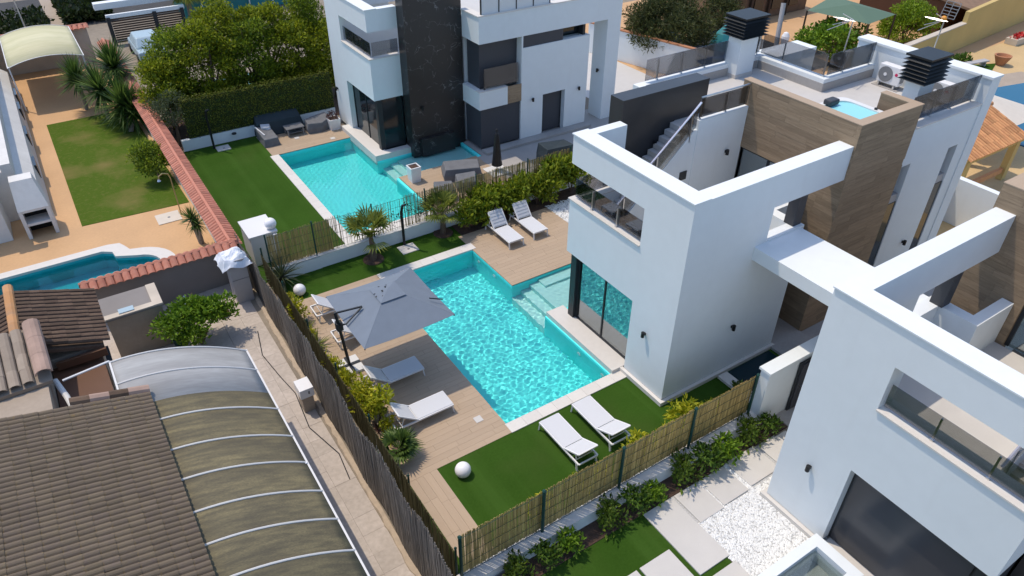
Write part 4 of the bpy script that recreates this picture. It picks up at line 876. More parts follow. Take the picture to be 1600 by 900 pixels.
for k, (x, y, s) in enumerate([(5.6,8.2,1.0),(6.45,8.2,.95),(7.3,8.22,1.0),(8.45,8.2,1.1),(9.3,8.22,1.1),(10.05,8.2,.95),(11.05,8.22,1.2),(11.85,8.2,1.2),(12.75,8.2,1.25),(13.6,8.2,1.15),(14.4,8.2,.9)]):
    plant('garden_shrub', f'small glossy shrub in the mulch strip, {ORD[k]} from the bottom edge' , 'shrub', BS[k%3], x, y, k*2.1, s, 'shrubs in the mulch strip', 0, stem_s)
YS = [shrub_mesh('yellow_shrub_foliage', 50+i, .42, .34, .62, 420, .17, L_YEL, 8, .22, .35) for i in range(2)]
for k, (x, y, s) in enumerate([(7.1,9.35,.85),(8.3,9.3,.8),(9.1,9.3,.7),(10.5,9.35,.95),(11.5,9.4,.8),(12.35,9.5,1.15),(13.3,9.3,.75),(13.9,9.3,.7),(14.9,9.7,.7)]):
    plant('yellow_shrub', f'bright yellow-leaved shrub behind the front cane fence, {ORD[k]} from the left' , 'shrub', YS[k%2] if k < 8 else BS[0], x, y, k*1.7, s, 'yellow shrubs inside the front fence', 0, stem_s)
def spiky(seed, n=42, L=.6, w=.05, m=None): me = mesh_of('blade_foliage', rosette(n, L, w, seed, (0,0,.1), .7)); me.materials.append(m or L_PALM); return me
SP = [spiky(3), spiky(4, 34, .5, .06, L_YEL), spiky(5, 40, .55, .035, L_PURP)]
kinds = ['dark reddish spiky plant','green grassy spiky plant','yellow-green leafy clump','spiky fan-leaved plant']
for k, (kd, x, y, s) in enumerate([(0,4.62,22.0,.8),(0,4.7,21.2,.7),(2,4.72,20.55,.8),(1,4.75,19.85,.8),(1,4.72,18.9,1.0),(3,4.7,18.15,.8),(2,4.72,17.3,.7),(2,4.75,16.4,.75),(0,4.78,15.9,.6),(2,4.85,15.3,1.05),(2,5.05,14.75,1.15),(0,4.85,14.4,.7),(3,5.0,13.9,.9)]):
    me = [SP[2], SP[0], YS[k%2], SP[1]][kd]
    plant('bed_plant', f'{kinds[kd]} in the left bed, {ORD[k] if k < 12 else "last"} from the far end', 'plant', me, x, y, k*1.9, s*1.05, 'plants in the left bed', 0, stem_s)
for k, (kd, x, y, s) in enumerate([(2,4.8,21.7,.8),(1,4.85,20.2,1.0),(2,4.78,19.4,.8),(1,4.8,17.8,1.0),(2,4.85,16.9,.75),(2,5.0,15.9,.95),(2,5.2,15.1,.9),(2,5.15,14.2,.8)]):
    plant('ground_plant', f'low {["","grassy","yellow-green leafy"][kd]} plant at the deck edge of the left bed, {ORD[k]} from far end', 'plant', [None, SP[0], YS[k%2]][kd], x-.05, y, k*2.3, s*.6, 'filler plants in the left bed', 0, stem_s)
def fan_palm(label, x, y, h, nf, pet, R_, seed, m=None, tr=.11):
    t = thing('fan_palm', label, 'palm', (x,y,0)); rng = random.Random(seed); mb = MB()
    for k in range(nf): a = k*2.4+rng.uniform(-.3,.3); fan_frond(mb, (0,0,h), a, R(rng.uniform(8,75)), pet*rng.uniform(.8,1.2), R_*rng.uniform(.85,1.15))
    obj('crown', mb, m or L_PALM, t); tk = MB().tube([(0,0,0),(.02,0,h*.5),(0,.01,h+.05)], [tr*1.25, tr, tr*.8], 10); obj('trunk', tk, M['trunk'], t); return t
p1 = fan_palm('young fan palm on the turf strip by the low wall, nearer the white globe', 8.5, 22.75, 1.0, 24, .6, .85, 1); obj('mulch_ring', MB().lathe([(.42,.0),(.40,.035)], 16), M['mulch'], p1)
p2 = fan_palm('young fan palm at the end of the turf strip, right of the black shower', 11.75, 23.0, .95, 20, .5, .7, 6); obj('mulch_ring', MB().lathe([(.42,.0),(.40,.035)], 16), M['mulch'], p2)
p3 = fan_palm('low bushy palm by the cane fence beside the wooden walkway', 4.95, 13.2, .3, 22, .25, .5, 9, L_YUC)
p4 = thing('cycad', 'feathery palm-like plant in the far left corner under the pump house', 'plant', (4.95,23.0,0)); obj('foliage', rosette(70, 1.05, .06, 5, (0,0,.35), 1.1, .0, 1.3), L_OLIVE, p4); obj('trunk', MB().tube([(0,0,0),(0,0,.4)], .09, 8), M['trunk'], p4)
# ------------------------------------------------------------ left garden
def yucca(label, x, y, h, L, heads, seed, n=130, group=None):
    t = thing('yucca', label, 'yucca', (x,y,0), 0, group); rng = random.Random(seed); tr = MB(); mb = MB()
    for k in range(heads):
        a = rng.uniform(0,6.3); d = .35*L if heads > 1 else .05; hh = h*(1 if k == 0 else rng.uniform(.6,.85)); c = (d*math.cos(a), d*math.sin(a), hh)
        tr.tube([(0,0,0),(c[0]*.5,c[1]*.5,hh*.5),(c[0],c[1],hh)], [.11,.09,.07], 8); r_ = rosette(n, L, L*.085, seed+k, c, .35, -.7, 1.5); mb.add(r_.v, r_.f)
    obj('crown', mb, L_YUC, t); obj('trunk', tr, M['greybark'], t)
yucca('leftmost tall yucca rising over the terracotta paving', 1.35, 45.0, 1.7, 1.4, 1, 1, 260); yucca('yucca in the middle of the group at the far corner of the lawn', 2.15, 43.0, 1.6, 1.5, 1, 2, 260)
yucca('tallest yucca leaning over the red tiled wall', 3.3, 44.6, 2.1, 1.7, 1, 3, 300); yucca('nearest yucca of the group, overhanging the lawn', 2.85, 40.6, 1.25, 1.65, 2, 4, 240)
yucca('small two-headed yucca beside the red tiled wall and the garden pool', 3.15, 27.6, 1.25, .6, 2, 5, 90)
def tree(name, label, x, y, blobs, n, size, lm, trunk, seed, asp=.45, shell=.3, group=None):
    t = thing(name, label, 'tree', (x,y,0), 0, group); obj('crown', leaves(blobs, n, size, seed, asp, shell), lm, t)
    h = sum(b[2] for b in blobs)/len(blobs); r = trunk; m = MB().tube([(0,0,0),(.05,.03,h*.5),(0,0,h)], [r*1.3, r, r*.5], 8); rng = random.Random(seed)
    for b in rng.sample(blobs, min(6, len(blobs))): m.tube([(.03,.02,h*.5),(b[0]*.5,b[1]*.5,(b[2]+h*.5)/2),(b[0],b[1],b[2])], [r*.6,r*.4,r*.15], 5)
    obj('trunk', m, M['trunk'], t); return t
rng = random.Random(3)
tree('olive_tree', 'small round olive tree on the lawn by the red tiled wall', 3.0, 34.6, clumps(rng, (0,0,.95), (1.0,1.0,.7), 18, .4), 3400, .13, L_TREE2, .08, 4, .45)
tree('olive_tree', 'grey-green young tree in the second garden behind the red tiled wall', 4.6, 37.4, clumps(rng, (0,0,1.9), (.95,.95,1.0), 14, .42), 2400, .13, L_OLIVE, .07, 5, .3)
hs = thing('garden_house', 'white rendered house at the left edge with a stepped terrace and barbecue', 'house')
obj('house_wall', MB().box(-9,-2.35,33.6,60,0,2.2).box(-9,-3.2,31.9,33.6,0,2.9), M['white_soft'], hs); obj('side_ledge', MB().hexa([(-2.35,33.6,0),(-1.6,33.6,0),(-1.6,50,0),(-2.35,50,0),(-2.35,33.6,1.7),(-1.75,33.6,1.2),(-1.75,50,1.2),(-2.35,50,1.7)]), M['white_soft'], hs)
obj('roof_terrace', MB().box(-9,-2.9,38.5,60,2.2,2.24), M['terra'], hs); obj('roof_parapet', MB().box(-2.75,-2.35,33.6,60,2.2,2.5), M['white_soft'], hs)
for k in range(4): link('roof_tile', tile_mesh('red_tile', .5, .26, .09, M['redtile'], 4), None, hs, (-3.6+.25*k, 32.2, 2.95), (0, R(15), -math.pi/2))
for k, y in enumerate((36.5,40.5,44.2,46.5)): obj('window', MB().box(-1.74,-1.62,y,y+1.1,.35,1.0), M['darkglass'], hs)
bq = thing('barbecue', 'white masonry barbecue with two dark openings at the corner of the left house', 'barbecue', (-2.1,31.9,0))
obj('body', MB().box(-.55,-.42,-.3,.9,0,1.25).box(.42,.55,-.3,.9,0,1.25).box(-.42,.42,.5,.9,0,1.25).box(-.42,.42,-.28,.5,.55,.65).box(-.42,.42,-.28,.5,1.15,1.25), M['white_soft'], bq)
obj('hood', MB().hexa([(-.55,-.3,1.25),(.55,-.3,1.25),(.55,.9,1.25),(-.55,.9,1.25),(-.45,.3,2.3),(.35,.3,2.3),(.35,.9,2.3),(-.45,.9,2.3)]), M['white_soft'], bq); obj('firebox', MB().box(-.42,.42,.44,.5,.0,1.15), M['black'], bq)
def arched_canopy(name, label, x0, x1, y0, y1, z0, z1, bulge, m, ribs, parts, posts=()):
    t = thing(name, label, 'canopy'); n = 14
    def prof(k): s = k/n; return (x0+(x1-x0)*s, z0+(z1-z0)*s+bulge*4*s*(1-s))
    for a, b, mm in parts:
        mb = MB(); w = [prof(k) for k in range(n+1)]; mb.add([(x,a,z) for x,z in w]+[(x,b,z) for x,z in w], [(k,k+1,n+k+2,n+k+1) for k in range(n)]); o = obj('roof_sheet', mb, mm, t, smooth=True); s = o.modifiers.new('t','SOLIDIFY'); s.thickness = .016
    for y in ribs: obj('rib', MB().tube([(prof(k)[0],y,prof(k)[1]+.01) for k in range(n+1)], .026, 6), M['rib'], t)
    for x, z in ((x0,z0),(x1,z1)): obj('edge_rail', MB().bar((x,y0,z),(x,y1,z),.045,.04), M['rib'], t)
    for x, y in posts: obj('post', MB().tube([(x,y,0),(x,y,min(z0,z1)+.05)], .035, 8), M['alu'], t)
    return t
arched_canopy('carport', 'cream arched canopy over the terrace at the top left', -1.55, 2.15, 46.5, 52.8, 2.4, 2.45, .32, M['cream'], (46.5,52.8), [(46.5,52.8,M['cream'])], [(2.1,46.6),(-1.5,46.6),(2.1,52.7)])
fc = arched_canopy('carport', 'long arched canopy of mossy panels beside the brown roof in the foreground', -.95, 2.28, 6.3, 17.05, 3.55, 2.42, .30, M['polydirty'], (17.0,16.05,14.3,13.2,12.22,11.23,10.33,9.4,8.5,7.6), [(6.3,15.0,M['polydirty']),(15.0,17.05,M['polyclean'])], [(2.2,17.0),(2.25,12.2),(2.28,7.6)])
obj('arm', MB().tube([(-2.05,17.1,3.42),(-.95,17.03,3.58)], .03, 6), M['alu'], fc)
# ------------------------------------------------------------ foreground roofs at the left
def pitched_tiles(root, me, y0, ny, dy, xe, ze, nx, dx, pitch, seed, roll_x=True, limit=None, per_tile=None):
    """courses climbing from the eave (xe, ze) towards -x"""
    rng = random.Random(seed); c, s = math.cos(pitch), math.sin(pitch)
    for j in range(nx):
        for i in range(ny):
            u = j*dx; link('roof_tile', per_tile or me, None, root, (xe-u*c, y0+(i+.5)*dy+rng.uniform(-.006,.006), ze+u*s+rng.uniform(-.003,.008)), (0, pitch-R(2.2)+rng.uniform(-.012,.012), rng.uniform(-.016,.016)))
def double_tile(name, L, w, h, m):
    mb = MB(); n = 10; pr = []
    for i in range(n+1): t = i/n; pr.append((w*(t-.5), h*abs(math.sin(2*math.pi*t))**.8))
    k = n+1; mb.add([(-L,y,z) for y,z in pr]+[(0,y,z) for y,z in pr], [(i,i+1,k+i+1,k+i) for i in range(n)]); mb.add([(0,y,z) for y,z in pr]+[(0,y,z-.022) for y,z in pr], [(i,i+1,k+i+1,k+i) for i in range(n)])
    me = mesh_of(name, mb); me.materials.append(m); return me
r1 = thing('tiled_house', 'house with a large brown interlocking tile roof in the bottom left corner', 'house')
dt = double_tile('brown_tile', .33, .29, .05, M['rooftile'])
pitch = R(14); TW, TD = .29, .283
def brown_roof():
    rng = random.Random(4); c, sn = math.cos(pitch), math.sin(pitch); spots = []
    for j in range(25):
        for i in range(30):
            u = j*TD; y = 15.22-(i+.5)*TW
            spots.append(((-.32-u*c, y+rng.uniform(-.005,.005), 3.66+u*sn+rng.uniform(-.003,.006)), pitch-R(2.4)+rng.uniform(-.012,.012), rng.uniform(-.014,.014)))
    vis = lambda p: .15 < (p[0]+4.35)/4.4 + 0 and -4.9 < p[0] and p[1] > 8.3
    spots.sort(key=lambda s: (not vis(s[0]), (Vector(s[0])-Vector((0,0,16))).length))
    rest = MB()
    for k, (p, ry, rz) in enumerate(spots):
        if k < 290: link('roof_tile', dt, None, r1, p, (0, ry, rz))
        else:
            m = Matrix.Translation(p) @ Matrix.Rotation(rz, 4, 'Z') @ Matrix.Rotation(ry, 4, 'Y'); rest.add([m @ v.co for v in dt.vertices], [tuple(f.vertices) for f in dt.polygons])
    tag(obj('roof_tile_field', rest, M['rooftile'], r1), kind='stuff')
brown_roof()
obj('roof_deck', MB().hexa([(-.36,6.0,3.4),(-.36,15.22,3.4),(-7.5,15.22,5.15),(-7.5,6.0,5.15),(-.36,6.0,3.62),(-.36,15.22,3.62),(-7.5,15.22,5.40),(-7.5,6.0,5.40)]), M['rooftile'], r1)
obj('house_wall', MB().box(-7.5,-.6,6,15.1,0,3.5), M['tan'], r1)
vt = tile_mesh('verge_tile', .45, .24, .10, M['pinktile'], 4); vo_ = tile_mesh('verge_tile', .45, .24, .10, M['oldtile'], 4)
for k in range(4):
    u = k*.4; link('verge_tile', [vt, vo_][k % 2], None, r1, (-.75-u*math.cos(pitch), 15.32, 3.78+u*math.sin(pitch)), (0, pitch, 0))
r2 = thing('tiled_outbuilding', 'outbuilding with an old dark clay tile roof below the garden pool', 'house')
ot = tile_mesh('clay_tile', .40, .165, .085, M['oldtile'], 4)
rg = random.Random(8)
for i in range(14):
    for j in range(6):
        link('roof_tile', ot, None, r2, (-2.75+j*.31, 18.72+i*.2, 3.72-j*.33*math.tan(R(18))), (0, R(16)+rg.uniform(-.02,.02), rg.uniform(-.03,.03)))
    for j in range(3): link('roof_tile', ot, None, r2, (-2.85-j*.33, 18.72+i*.2, 3.72-j*.33*math.tan(R(18))), (0, R(16)+rg.uniform(-.02,.02), math.pi+rg.uniform(-.03,.03)))
rt = tile_mesh('ridge_tile', .42, .26, .11, M['ridge'], 5)
for i in range(7): link('ridge_tile', rt, None, r2, (-2.8, 21.6-i*.40, 3.80), (0, R(3), -math.pi/2))
obj('roof_deck', MB().hexa([(-1.0,18.6,2.9),(-1.0,21.5,2.9),(-3.0,21.5,3.55),(-3.0,18.6,3.55),(-1.0,18.6,3.0),(-1.0,21.5,3.0),(-3.0,21.5,3.68),(-3.0,18.6,3.68)]).hexa([(-3.0,18.6,3.55),(-3.0,21.5,3.55),(-5.0,21.5,2.9),(-5.0,18.6,2.9),(-3.0,18.6,3.68),(-3.0,21.5,3.68),(-5.0,21.5,3.0),(-5.0,18.6,3.0)]), M['oldtile'], r2)
obj('outbuilding_wall', MB().box(-4.8,-1.15,18.75,21.4,0,2.95), M['tan'], r2); obj('fascia', MB().box(-2.2,-.98,18.5,18.6,2.72,2.95), M['brownsheet'], r2)
r3 = thing('tiled_porch', 'porch roof of pale barrel tiles at the left edge above the big brown roof', 'house')
pt = tile_mesh('pale_tile', .5, .26, .09, M['paletile'], 5); ht = tile_mesh('hip_tile', .62, .40, .17, M['pinktile'], 6)
for i in range(8):
    for j in range(4): link('roof_tile', pt, None, r3, (-4.7+i*.28, 18.95-j*.42, 4.0-j*.42*math.tan(R(14))), (0, R(12.5)+rg.uniform(-.02,.02), -math.pi/2+rg.uniform(-.02,.02)))
for j in range(3): link('hip_tile', ht, None, r3, (-2.36, 19.0-j*.56, 4.08-j*.56*math.tan(R(14))), (0, R(12.5), -math.pi/2))
obj('roof_deck', MB().hexa([(-7,17.15,3.4),(-2.25,17.15,3.4),(-2.25,19.0,3.86),(-7,19.0,3.86),(-7,17.15,3.5),(-2.25,17.15,3.5),(-2.25,19.0,3.96),(-7,19.0,3.96)]), M['paletile'], r3)
obj('porch_wall', MB().box(-7,-2.38,15.4,18.9,0,3.38), M['tan'], r3); obj('downpipe', MB().tube([(-2.25,17.5,3.2),(-2.1,16.9,3.05),(-1.9,15.6,2.95)], .07, 10), M['white_soft'], r3)
bs = thing('sheet_roof', 'flat brown sheet-metal roof between the tiled houses and the arched canopy', 'roof'); obj('sheet', MB().hexa([(-2.35,15.3,2.62),(-1.1,15.3,2.5),(-1.15,19.3,2.5),(-2.35,19.3,2.62),(-2.35,15.3,2.67),(-1.1,15.3,2.55),(-1.15,19.3,2.55),(-2.35,19.3,2.67)]), M['brownsheet'], bs)
obj('gutter', MB().box(-1.08,-.95,15.3,19.2,2.4,2.53), M['anth'], bs); obj('support_wall', MB().box(-2.2,-1.2,15.4,18.6,0,2.45), M['tan'], bs)
sh = thing('shed', 'small rendered shed with a flat grey roof below the tiled wall', 'shed'); obj('walls', MB().box(-.85,.78,21.75,23.0,0,1.6), M['tan'], sh); obj('roof', MB().box(-.9,.85,21.7,23.05,1.6,1.66), M['greywall'], sh)
obj('roof_edging', MB().box(.55,.84,21.72,23.03,1.66,1.70).box(-.88,.55,21.71,21.95,1.66,1.70), M['tanlight'], sh); obj('loose_sheet', MB().box(-.45,0,21.8,22.05,1.70,1.73), M['carblue'], sh); obj('vent', MB().box(.45,.55,21.72,21.75,1.0,1.1), M['black'], sh)
lt = thing('lemon_tree', 'bright green bushy citrus tree in the yard by the shed', 'tree', (1.55,21.2,0)); rng = random.Random(12)
obj('crown', leaves(clumps(rng, (0,0,.9), (1.2,.85,.6), 26, .38), 6000, .14, 21, .5, .3), L_CITRUS, lt); obj('trunk', stems(.9, 5, 6, .5, .04), M['trunk'], lt)
cab = thing('cabinet', 'tall grey cabinet under a crumpled white sheet where the tiled walls meet', 'cabinet', (3.5,23.05,0)); obj('carcass', MB().box(-.3,.3,-.35,.35,0,1.8), M['wgrey'], cab, bev=.015); obj('door_line', MB().box(-.29,.29,-.36,-.352,1.0,1.02), M['greypl'], cab)
cl = tag(obj('crumpled_sheet', MB(), M['plastic']), 'crumpled white plastic sheet thrown over the grey cabinet', 'plastic sheet'); bm = bmesh.new(); bmesh.ops.create_grid(bm, x_segments=16, y_segments=16, size=.52)
rr = random.Random(2)
for v in bm.verts: q = max(abs(v.co.x), abs(v.co.y)); a_, b_ = v.co.x, v.co.y; v.co.z = 1.92-max(0,q-.3)*1.6+.05*math.sin(9*a_+5*b_)+.05*math.sin(13*b_-6*a_+1)+rr.uniform(-.015,.015); v.co.x += 3.45+.03*math.sin(11*b_); v.co.y += 23.1+.03*math.sin(9*a_)
bm.to_mesh(cl.data); bm.free(); so = cl.modifiers.new('t','SOLIDIFY'); so.thickness = .01
ju = [('bucket','dark green bucket beside the shed wall','bucket',(.95,21.55),.24,.3,M['greenpost']),('bucket','rusty can among the junk behind the citrus tree','can',(1.3,22.6),.15,.25,M['pot'])]
for nm, lb, ct, (x,y), r, h, m in ju: tag(obj(nm, MB().lathe([(r*.8,0),(r,h),(r*.9,h),(r*.7,.05)], 14), m, loc=(x,y,0)), lb, ct)
jk = thing('junk_pile', 'tangle of metal frames and boards heaped behind the citrus tree', 'junk', (1.45,22.95,0)); rr = random.Random(4)
for k in range(9):
    a = (rr.uniform(-.5,.5), rr.uniform(-.5,.4), rr.uniform(.05,.5)); b = (rr.uniform(-.5,.5), rr.uniform(-.5,.4), rr.uniform(.1,.9)); obj('strut', MB().bar(a, b, .035), [M['steel'],M['navy'],M['slat']][k%3], jk)
obj('board', MB().hexa([(-.2,-.1,.3),(.3,-.15,.35),(.35,.2,.6),(-.15,.25,.55),(-.2,-.1,.33),(.3,-.15,.38),(.35,.2,.63),(-.15,.25,.58)]), M['carblue'], jk)
tag(obj('sack', MB().sphere((0,0,.16), .24, 12, 8), M['pot'], loc=(2.55,22.35,0), smooth=True, scl=(1,.8,.9)), 'rust-brown sack slumped beside the citrus tree', 'sack')
eb = thing('meter_box', 'white meter box on a block pier against the brushwood fence', 'meter box', (3.48,16.45,0)); obj('pier', MB().box(-.17,.17,-.22,.22,0,.62), M['tan'], eb); obj('box', MB().box(-.21,.21,-.27,.27,.62,.95), M['alu'], eb, bev=.01); obj('socket', MB().box(.03,.08,-.285,-.27,.75,.85), M['greypl'], eb)
hose = tag(obj('cable', MB().tube([(3.3,20.8,.03),(3.05,19.5,.03),(3.2,18.2,.03),(3.35,17.2,.03),(3.2,15.6,.03),(3.55,14.2,.03),(3.45,13.2,.03)], .014, 5), M['anth']), 'thin dark cable lying along the concrete side path', 'cable')
# ------------------------------------------------------------ behind the second villa, top left
for k, (x, y, zc, rz, sx) in enumerate([(4.9,39.7,2.6,1.4,1.0),(6.0,41.0,3.5,1.6,1.15),(7.3,39.9,3.6,1.7,1.2),(8.5,41.2,4.1,1.7,1.15),(9.6,39.9,3.5,1.6,1.15),(10.8,41.1,3.9,1.7,1.2),(12.0,40.0,3.6,1.7,1.2),(13.2,41.2,4.0,1.8,1.2),(13.9,39.6,3.0,1.6,1.0)]):
    rng = random.Random(100+k); bl = clumps(rng, (0,0,zc-.5), (sx*1.15,1.25,rz*1.15), 34, .5)+clumps(rng, (0,-.3,1.1), (sx,1.0,1.0), 16, .5)
    tree('laurel_tree', f'broad bushy laurel tree behind the leaf-screen fence, {ORD[k]} from the red tiled wall', x, y, bl, 10500, .165, [L_TREE, L_TREE2][k % 3 == 1], .12, 100+k, .42, .25, 'laurel trees behind the second garden')
struct('water', MB().box(8.3,13.0,41.6,46,-.05,.0), M['cyanwater'])
pg = thing('slatted_carport', 'white-framed carport with dark horizontal slats at the top left', 'carport', (0,0,0))
obj('roof_beam', MB().box(4.2,9.6,57.5,58.1,2.0,2.4).box(4.6,9.6,56.1,56.3,1.7,1.95), M['white'], pg)
for x in (4.7,7.6,9.4): obj('post', MB().box(x-.12,x+.12,56.0,56.2,0,1.8), M['anth'], pg)
for k in range(11): obj('slat', MB().box(4.85,9.35,56.12,56.16,.1+k*.15,.2+k*.15), M['slat'], pg)
cr = thing('parked_car', 'pale blue covered car half hidden by the laurel trees', 'car', (6.2,52.6,0)); mb = MB(); mb.hexa([(-.9,-2,.3),(.9,-2,.3),(.9,2,.3),(-.9,2,.3),(-.85,-1.95,.85),(.85,-1.95,.85),(.85,1.95,.85),(-.85,1.95,.85)]); mb.hexa([(-.83,-1.2,.85),(.83,-1.2,.85),(.83,1.5,.85),(-.83,1.5,.85),(-.65,-.6,1.4),(.65,-.6,1.4),(.65,1.0,1.4),(-.65,1.0,1.4)]); obj('body', mb, M['carblue'], cr, bev=.08)
for x in (-.85,.85):
    for y in (-1.3,1.3): obj('wheel', MB().tube([(x-.1,y,.3),(x+.1,y,.3)], .3, 14), M['black'], cr)
lb = thing('pool_bar', 'long low building with a red-brown roof at the top edge', 'building', (0,0,0)); obj('wall', MB().box(10.2,18.2,59.9,63.5,0,1.9), M['teal'], lb); obj('roof', MB().box(10.0,18.4,59.5,66,1.9,2.1), mat('red_brown_roof', (.24,.10,.09), .9, [(2,.3)]), lb); obj('roof_edge', MB().box(10.0,18.4,59.4,59.5,1.88,2.12), M['white'], lb); obj('blue_tarp', MB().box(14.0,17.2,61,64,2.1,2.4), M['blue'], lb)
for x in (11.5,13.2,15,16.8): obj('post', MB().tube([(x,59.7,0),(x,59.7,1.9)], .05, 6), M['white'], lb)
for k, (x, y) in enumerate([(10.1,57.2),(12.3,57.0)]):
    t = thing('palm_tree', ['left of the two tall palms rising out of the top of the picture','right of the two tall palms rising out of the top of the picture'][k], 'palm', (x,y,0)); obj('trunk', MB().tube([(0,0,0),(.03,0,1.2),(0,0,2.9)], [.24,.19,.17], 10), M['greybark'], t); mb = MB()
    for j in range(26): fan_frond(mb, (0,0,2.9), j*2.4, R(-50+(j*37)%110), .8, .85, 13, .05)
    obj('crown', mb, L_PALM, t)
for k, (x0, x1, y0, y1, h) in enumerate([(-9,1.4,57.5,66,.9),(2.4,5.6,62.5,70,.9)]):
    tag(obj('clipped_hedge', leaves([(x0+(i+.5)*(x1-x0)/8, y0+(j+.5)*(y1-y0)/6, h*.5, (x1-x0)/14, (y1-y0)/10, h*.5) for i in range(8) for j in range(6)], 5200, .3, 60+k, .7, .2), L_DEEP), ['dark clipped hedge block at the top left corner','dark clipped hedge block left of the slatted carport'][k], 'hedge')
struct('service_lane', sheet(1.5, 2.4, 54, 75, -.004), M['tan'])
tag(obj('lamp_pole', MB().tube([(-.05,57.2,0),(-.15,57.2,4)], .05, 8), M['steel']), 'thin grey pole standing at the dark hedge, top left', 'pole')
# ------------------------------------------------------------ top right
pn = thing('pine_tree', 'dark spreading pine tree at the top centre beyond the white side wall', 'tree', (34.6,34.4,0)); rng = random.Random(9)
obj('crown', leaves(clumps(rng, (0,0,1.9), (3.1,2.7,2.0), 60, .8), 17000, .27, 9, .22, .2), L_PINE, pn); obj('trunk', MB().tube([(0,0,0),(.1,0,1.5),(0,.1,3)], [.3,.24,.15], 10), M['trunk'], pn)
tag(obj('street_tree', leaves(clumps(random.Random(6), (0,0,1.4), (1.6,1.4,1.3), 18, .6), 3200, .22, 6, .3, .25), L_PINE, loc=(41.0,35.6,0)), 'olive-green bushy tree right of the pine at the top edge', 'tree')
sw = thing('side_wall', 'white garden wall running behind the second villa to the pine tree', 'wall'); obj('wall_body', MB().hexa([(31.0,38,0),(31.2,38,0),(33.2,30.2,0),(33.0,30.2,0),(31.0,38,1.9),(31.2,38,1.9),(33.2,30.2,1.9),(33.0,30.2,1.9)]), M['white'], sw); obj('coping', MB().hexa([(30.95,38,1.9),(31.25,38,1.9),(33.25,30.2,1.9),(32.95,30.2,1.9),(30.95,38,1.96),(31.25,38,1.96),(33.25,30.2,1.96),(32.95,30.2,1.96)]), M['pot'], sw)
gwal = thing('grey_screen', 'dark grey screen wall behind the roof balustrade of the central villa', 'wall'); obj('screen_body', MB().box(27.2,36.0,25.8,26.1,0,2.6), M['pave'], gwal)
for k, (x, y, m) in enumerate([(36.2,36.3,'blue'),(36.6,32.2,'blue')]):
    t = thing('trampoline', ['blue-edged round trampoline below the pine tree','blue-edged round trampoline right of the pine trunk'][k], 'trampoline', (x,y,0)); o_ = arc(0,0,1.3,0,345,23); i_ = arc(0,0,.95,0,345,23); obj('rim_pad', ring(o_, i_, .55, .65), M['blue'], t); obj('mat', MB().prism(i_, .58, .6), M['black'], t)
    for j in range(4): obj('leg', MB().tube([(1.1*math.cos(j*1.57),1.1*math.sin(j*1.57),0),(1.1*math.cos(j*1.57),1.1*math.sin(j*1.57),.56)], .03, 6), M['steel'], t)
ts = thing('play_tent', 'teal fabric play tent under the edge of the pine', 'tent', (38.0,32.6,0)); obj('fabric', MB().lathe([(1.0,0),(.95,.6),(.5,1.5),(.05,2.0)], 10), M['teal'], ts)
lp = thing('street_lamp', 'grey lamp post with a rounded pale lantern at the top edge', 'street lamp', (39.4,28.9,0)); obj('mast', MB().tube([(0,0,0),(.1,.1,1.6)], [.22,.2], 12), M['wgrey'], lp); obj('lantern', MB().lathe([(.2,1.6),(.24,1.8),(.24,2.0),(.14,2.2),(.03,2.25)], 14, (.1,.1,0)), M['alu'], lp); obj('upper_mast', MB().tube([(2.2,2.2,0),(2.8,2.8,3.0)], .16, 10), M['wgrey'], lp)
def bush(name, label, x, y, r, n, size, lm, seed, cr=.6, ncl=30):
    t = thing(name, label, 'bush', (x,y,0)); obj('foliage', leaves(clumps(random.Random(seed), (0,0,r[2]*.8), r, ncl, cr), n, size, seed, .5, .3, z0=.02), lm, t); obj('stem', stems(r[2]*1.2, seed, 5, .5, .05), M['trunk'], t); return t
bush('citrus_bush', 'broad flowering citrus bush below the green shade cloth', 43.4, 28.2, (2.4,2.0,1.3), 5200, .24, L_CITRUS, 31)
bush('round_topiary', 'bright green clipped round bush beside the green shade cloth', 50.3, 27.4, (1.9,1.9,1.5), 7500, .17, L_TOPI, 32, .45, 60)
sl = thing('shade_sail', 'dull green square shade cloth on dark posts, top right', 'shade cloth'); q = [(42.9,30.3,2.75),(44.2,26.6,2.6),(47.6,27.0,2.6),(47.2,31.6,2.8)]
sm = MB(); c_ = (45.5,28.9,3.1); sm.add(q+[c_], [(0,1,4),(1,2,4),(2,3,4),(3,0,4)]); obj('cloth', sm, M['sail'], sl)
for x, y, z in q: obj('post', MB().tube([(x,y,0),(x,y,z)], .06, 8), M['slat'], sl)
yw = thing('ochre_wall', 'long ochre garden wall climbing to the top right corner', 'wall'); obj('wall_body', MB().hexa([(40,23.55,0),(70,26.6,0),(70,26.9,0),(40,23.85,0),(40,23.55,1.75),(70,26.6,1.75),(70,26.9,1.75),(40,23.85,1.75)]).hexa([(52.6,24.82,1.75),(70,26.6,1.75),(70,26.9,1.75),(52.6,25.12,1.75),(52.6,24.82,2.5),(70,26.6,3.0),(70,26.9,3.0),(52.6,25.12,2.5)]), M['ochre'], yw); obj('coping', MB().hexa([(40,23.5,1.75),(52.6,24.78,1.75),(52.6,25.16,1.75),(40,23.9,1.75),(40,23.5,1.82),(52.6,24.78,1.82),(52.6,25.16,1.82),(40,23.9,1.82)]), M['tanlight'], yw)
hb = thing('brown_roofed_house', 'house with a low brown roof behind the ochre wall', 'house'); obj('roof', MB().hexa([(53.6,25.3,2.3),(68,27,2.3),(68,38,3.6),(53.6,35,3.4),(53.6,25.3,2.45),(68,27,2.45),(68,38,3.75),(53.6,35,3.55)]), M['brownroof'], hb); obj('wall', MB().box(54.4,66,27.5,34,0,2.3), M['brownsheet'], hb)
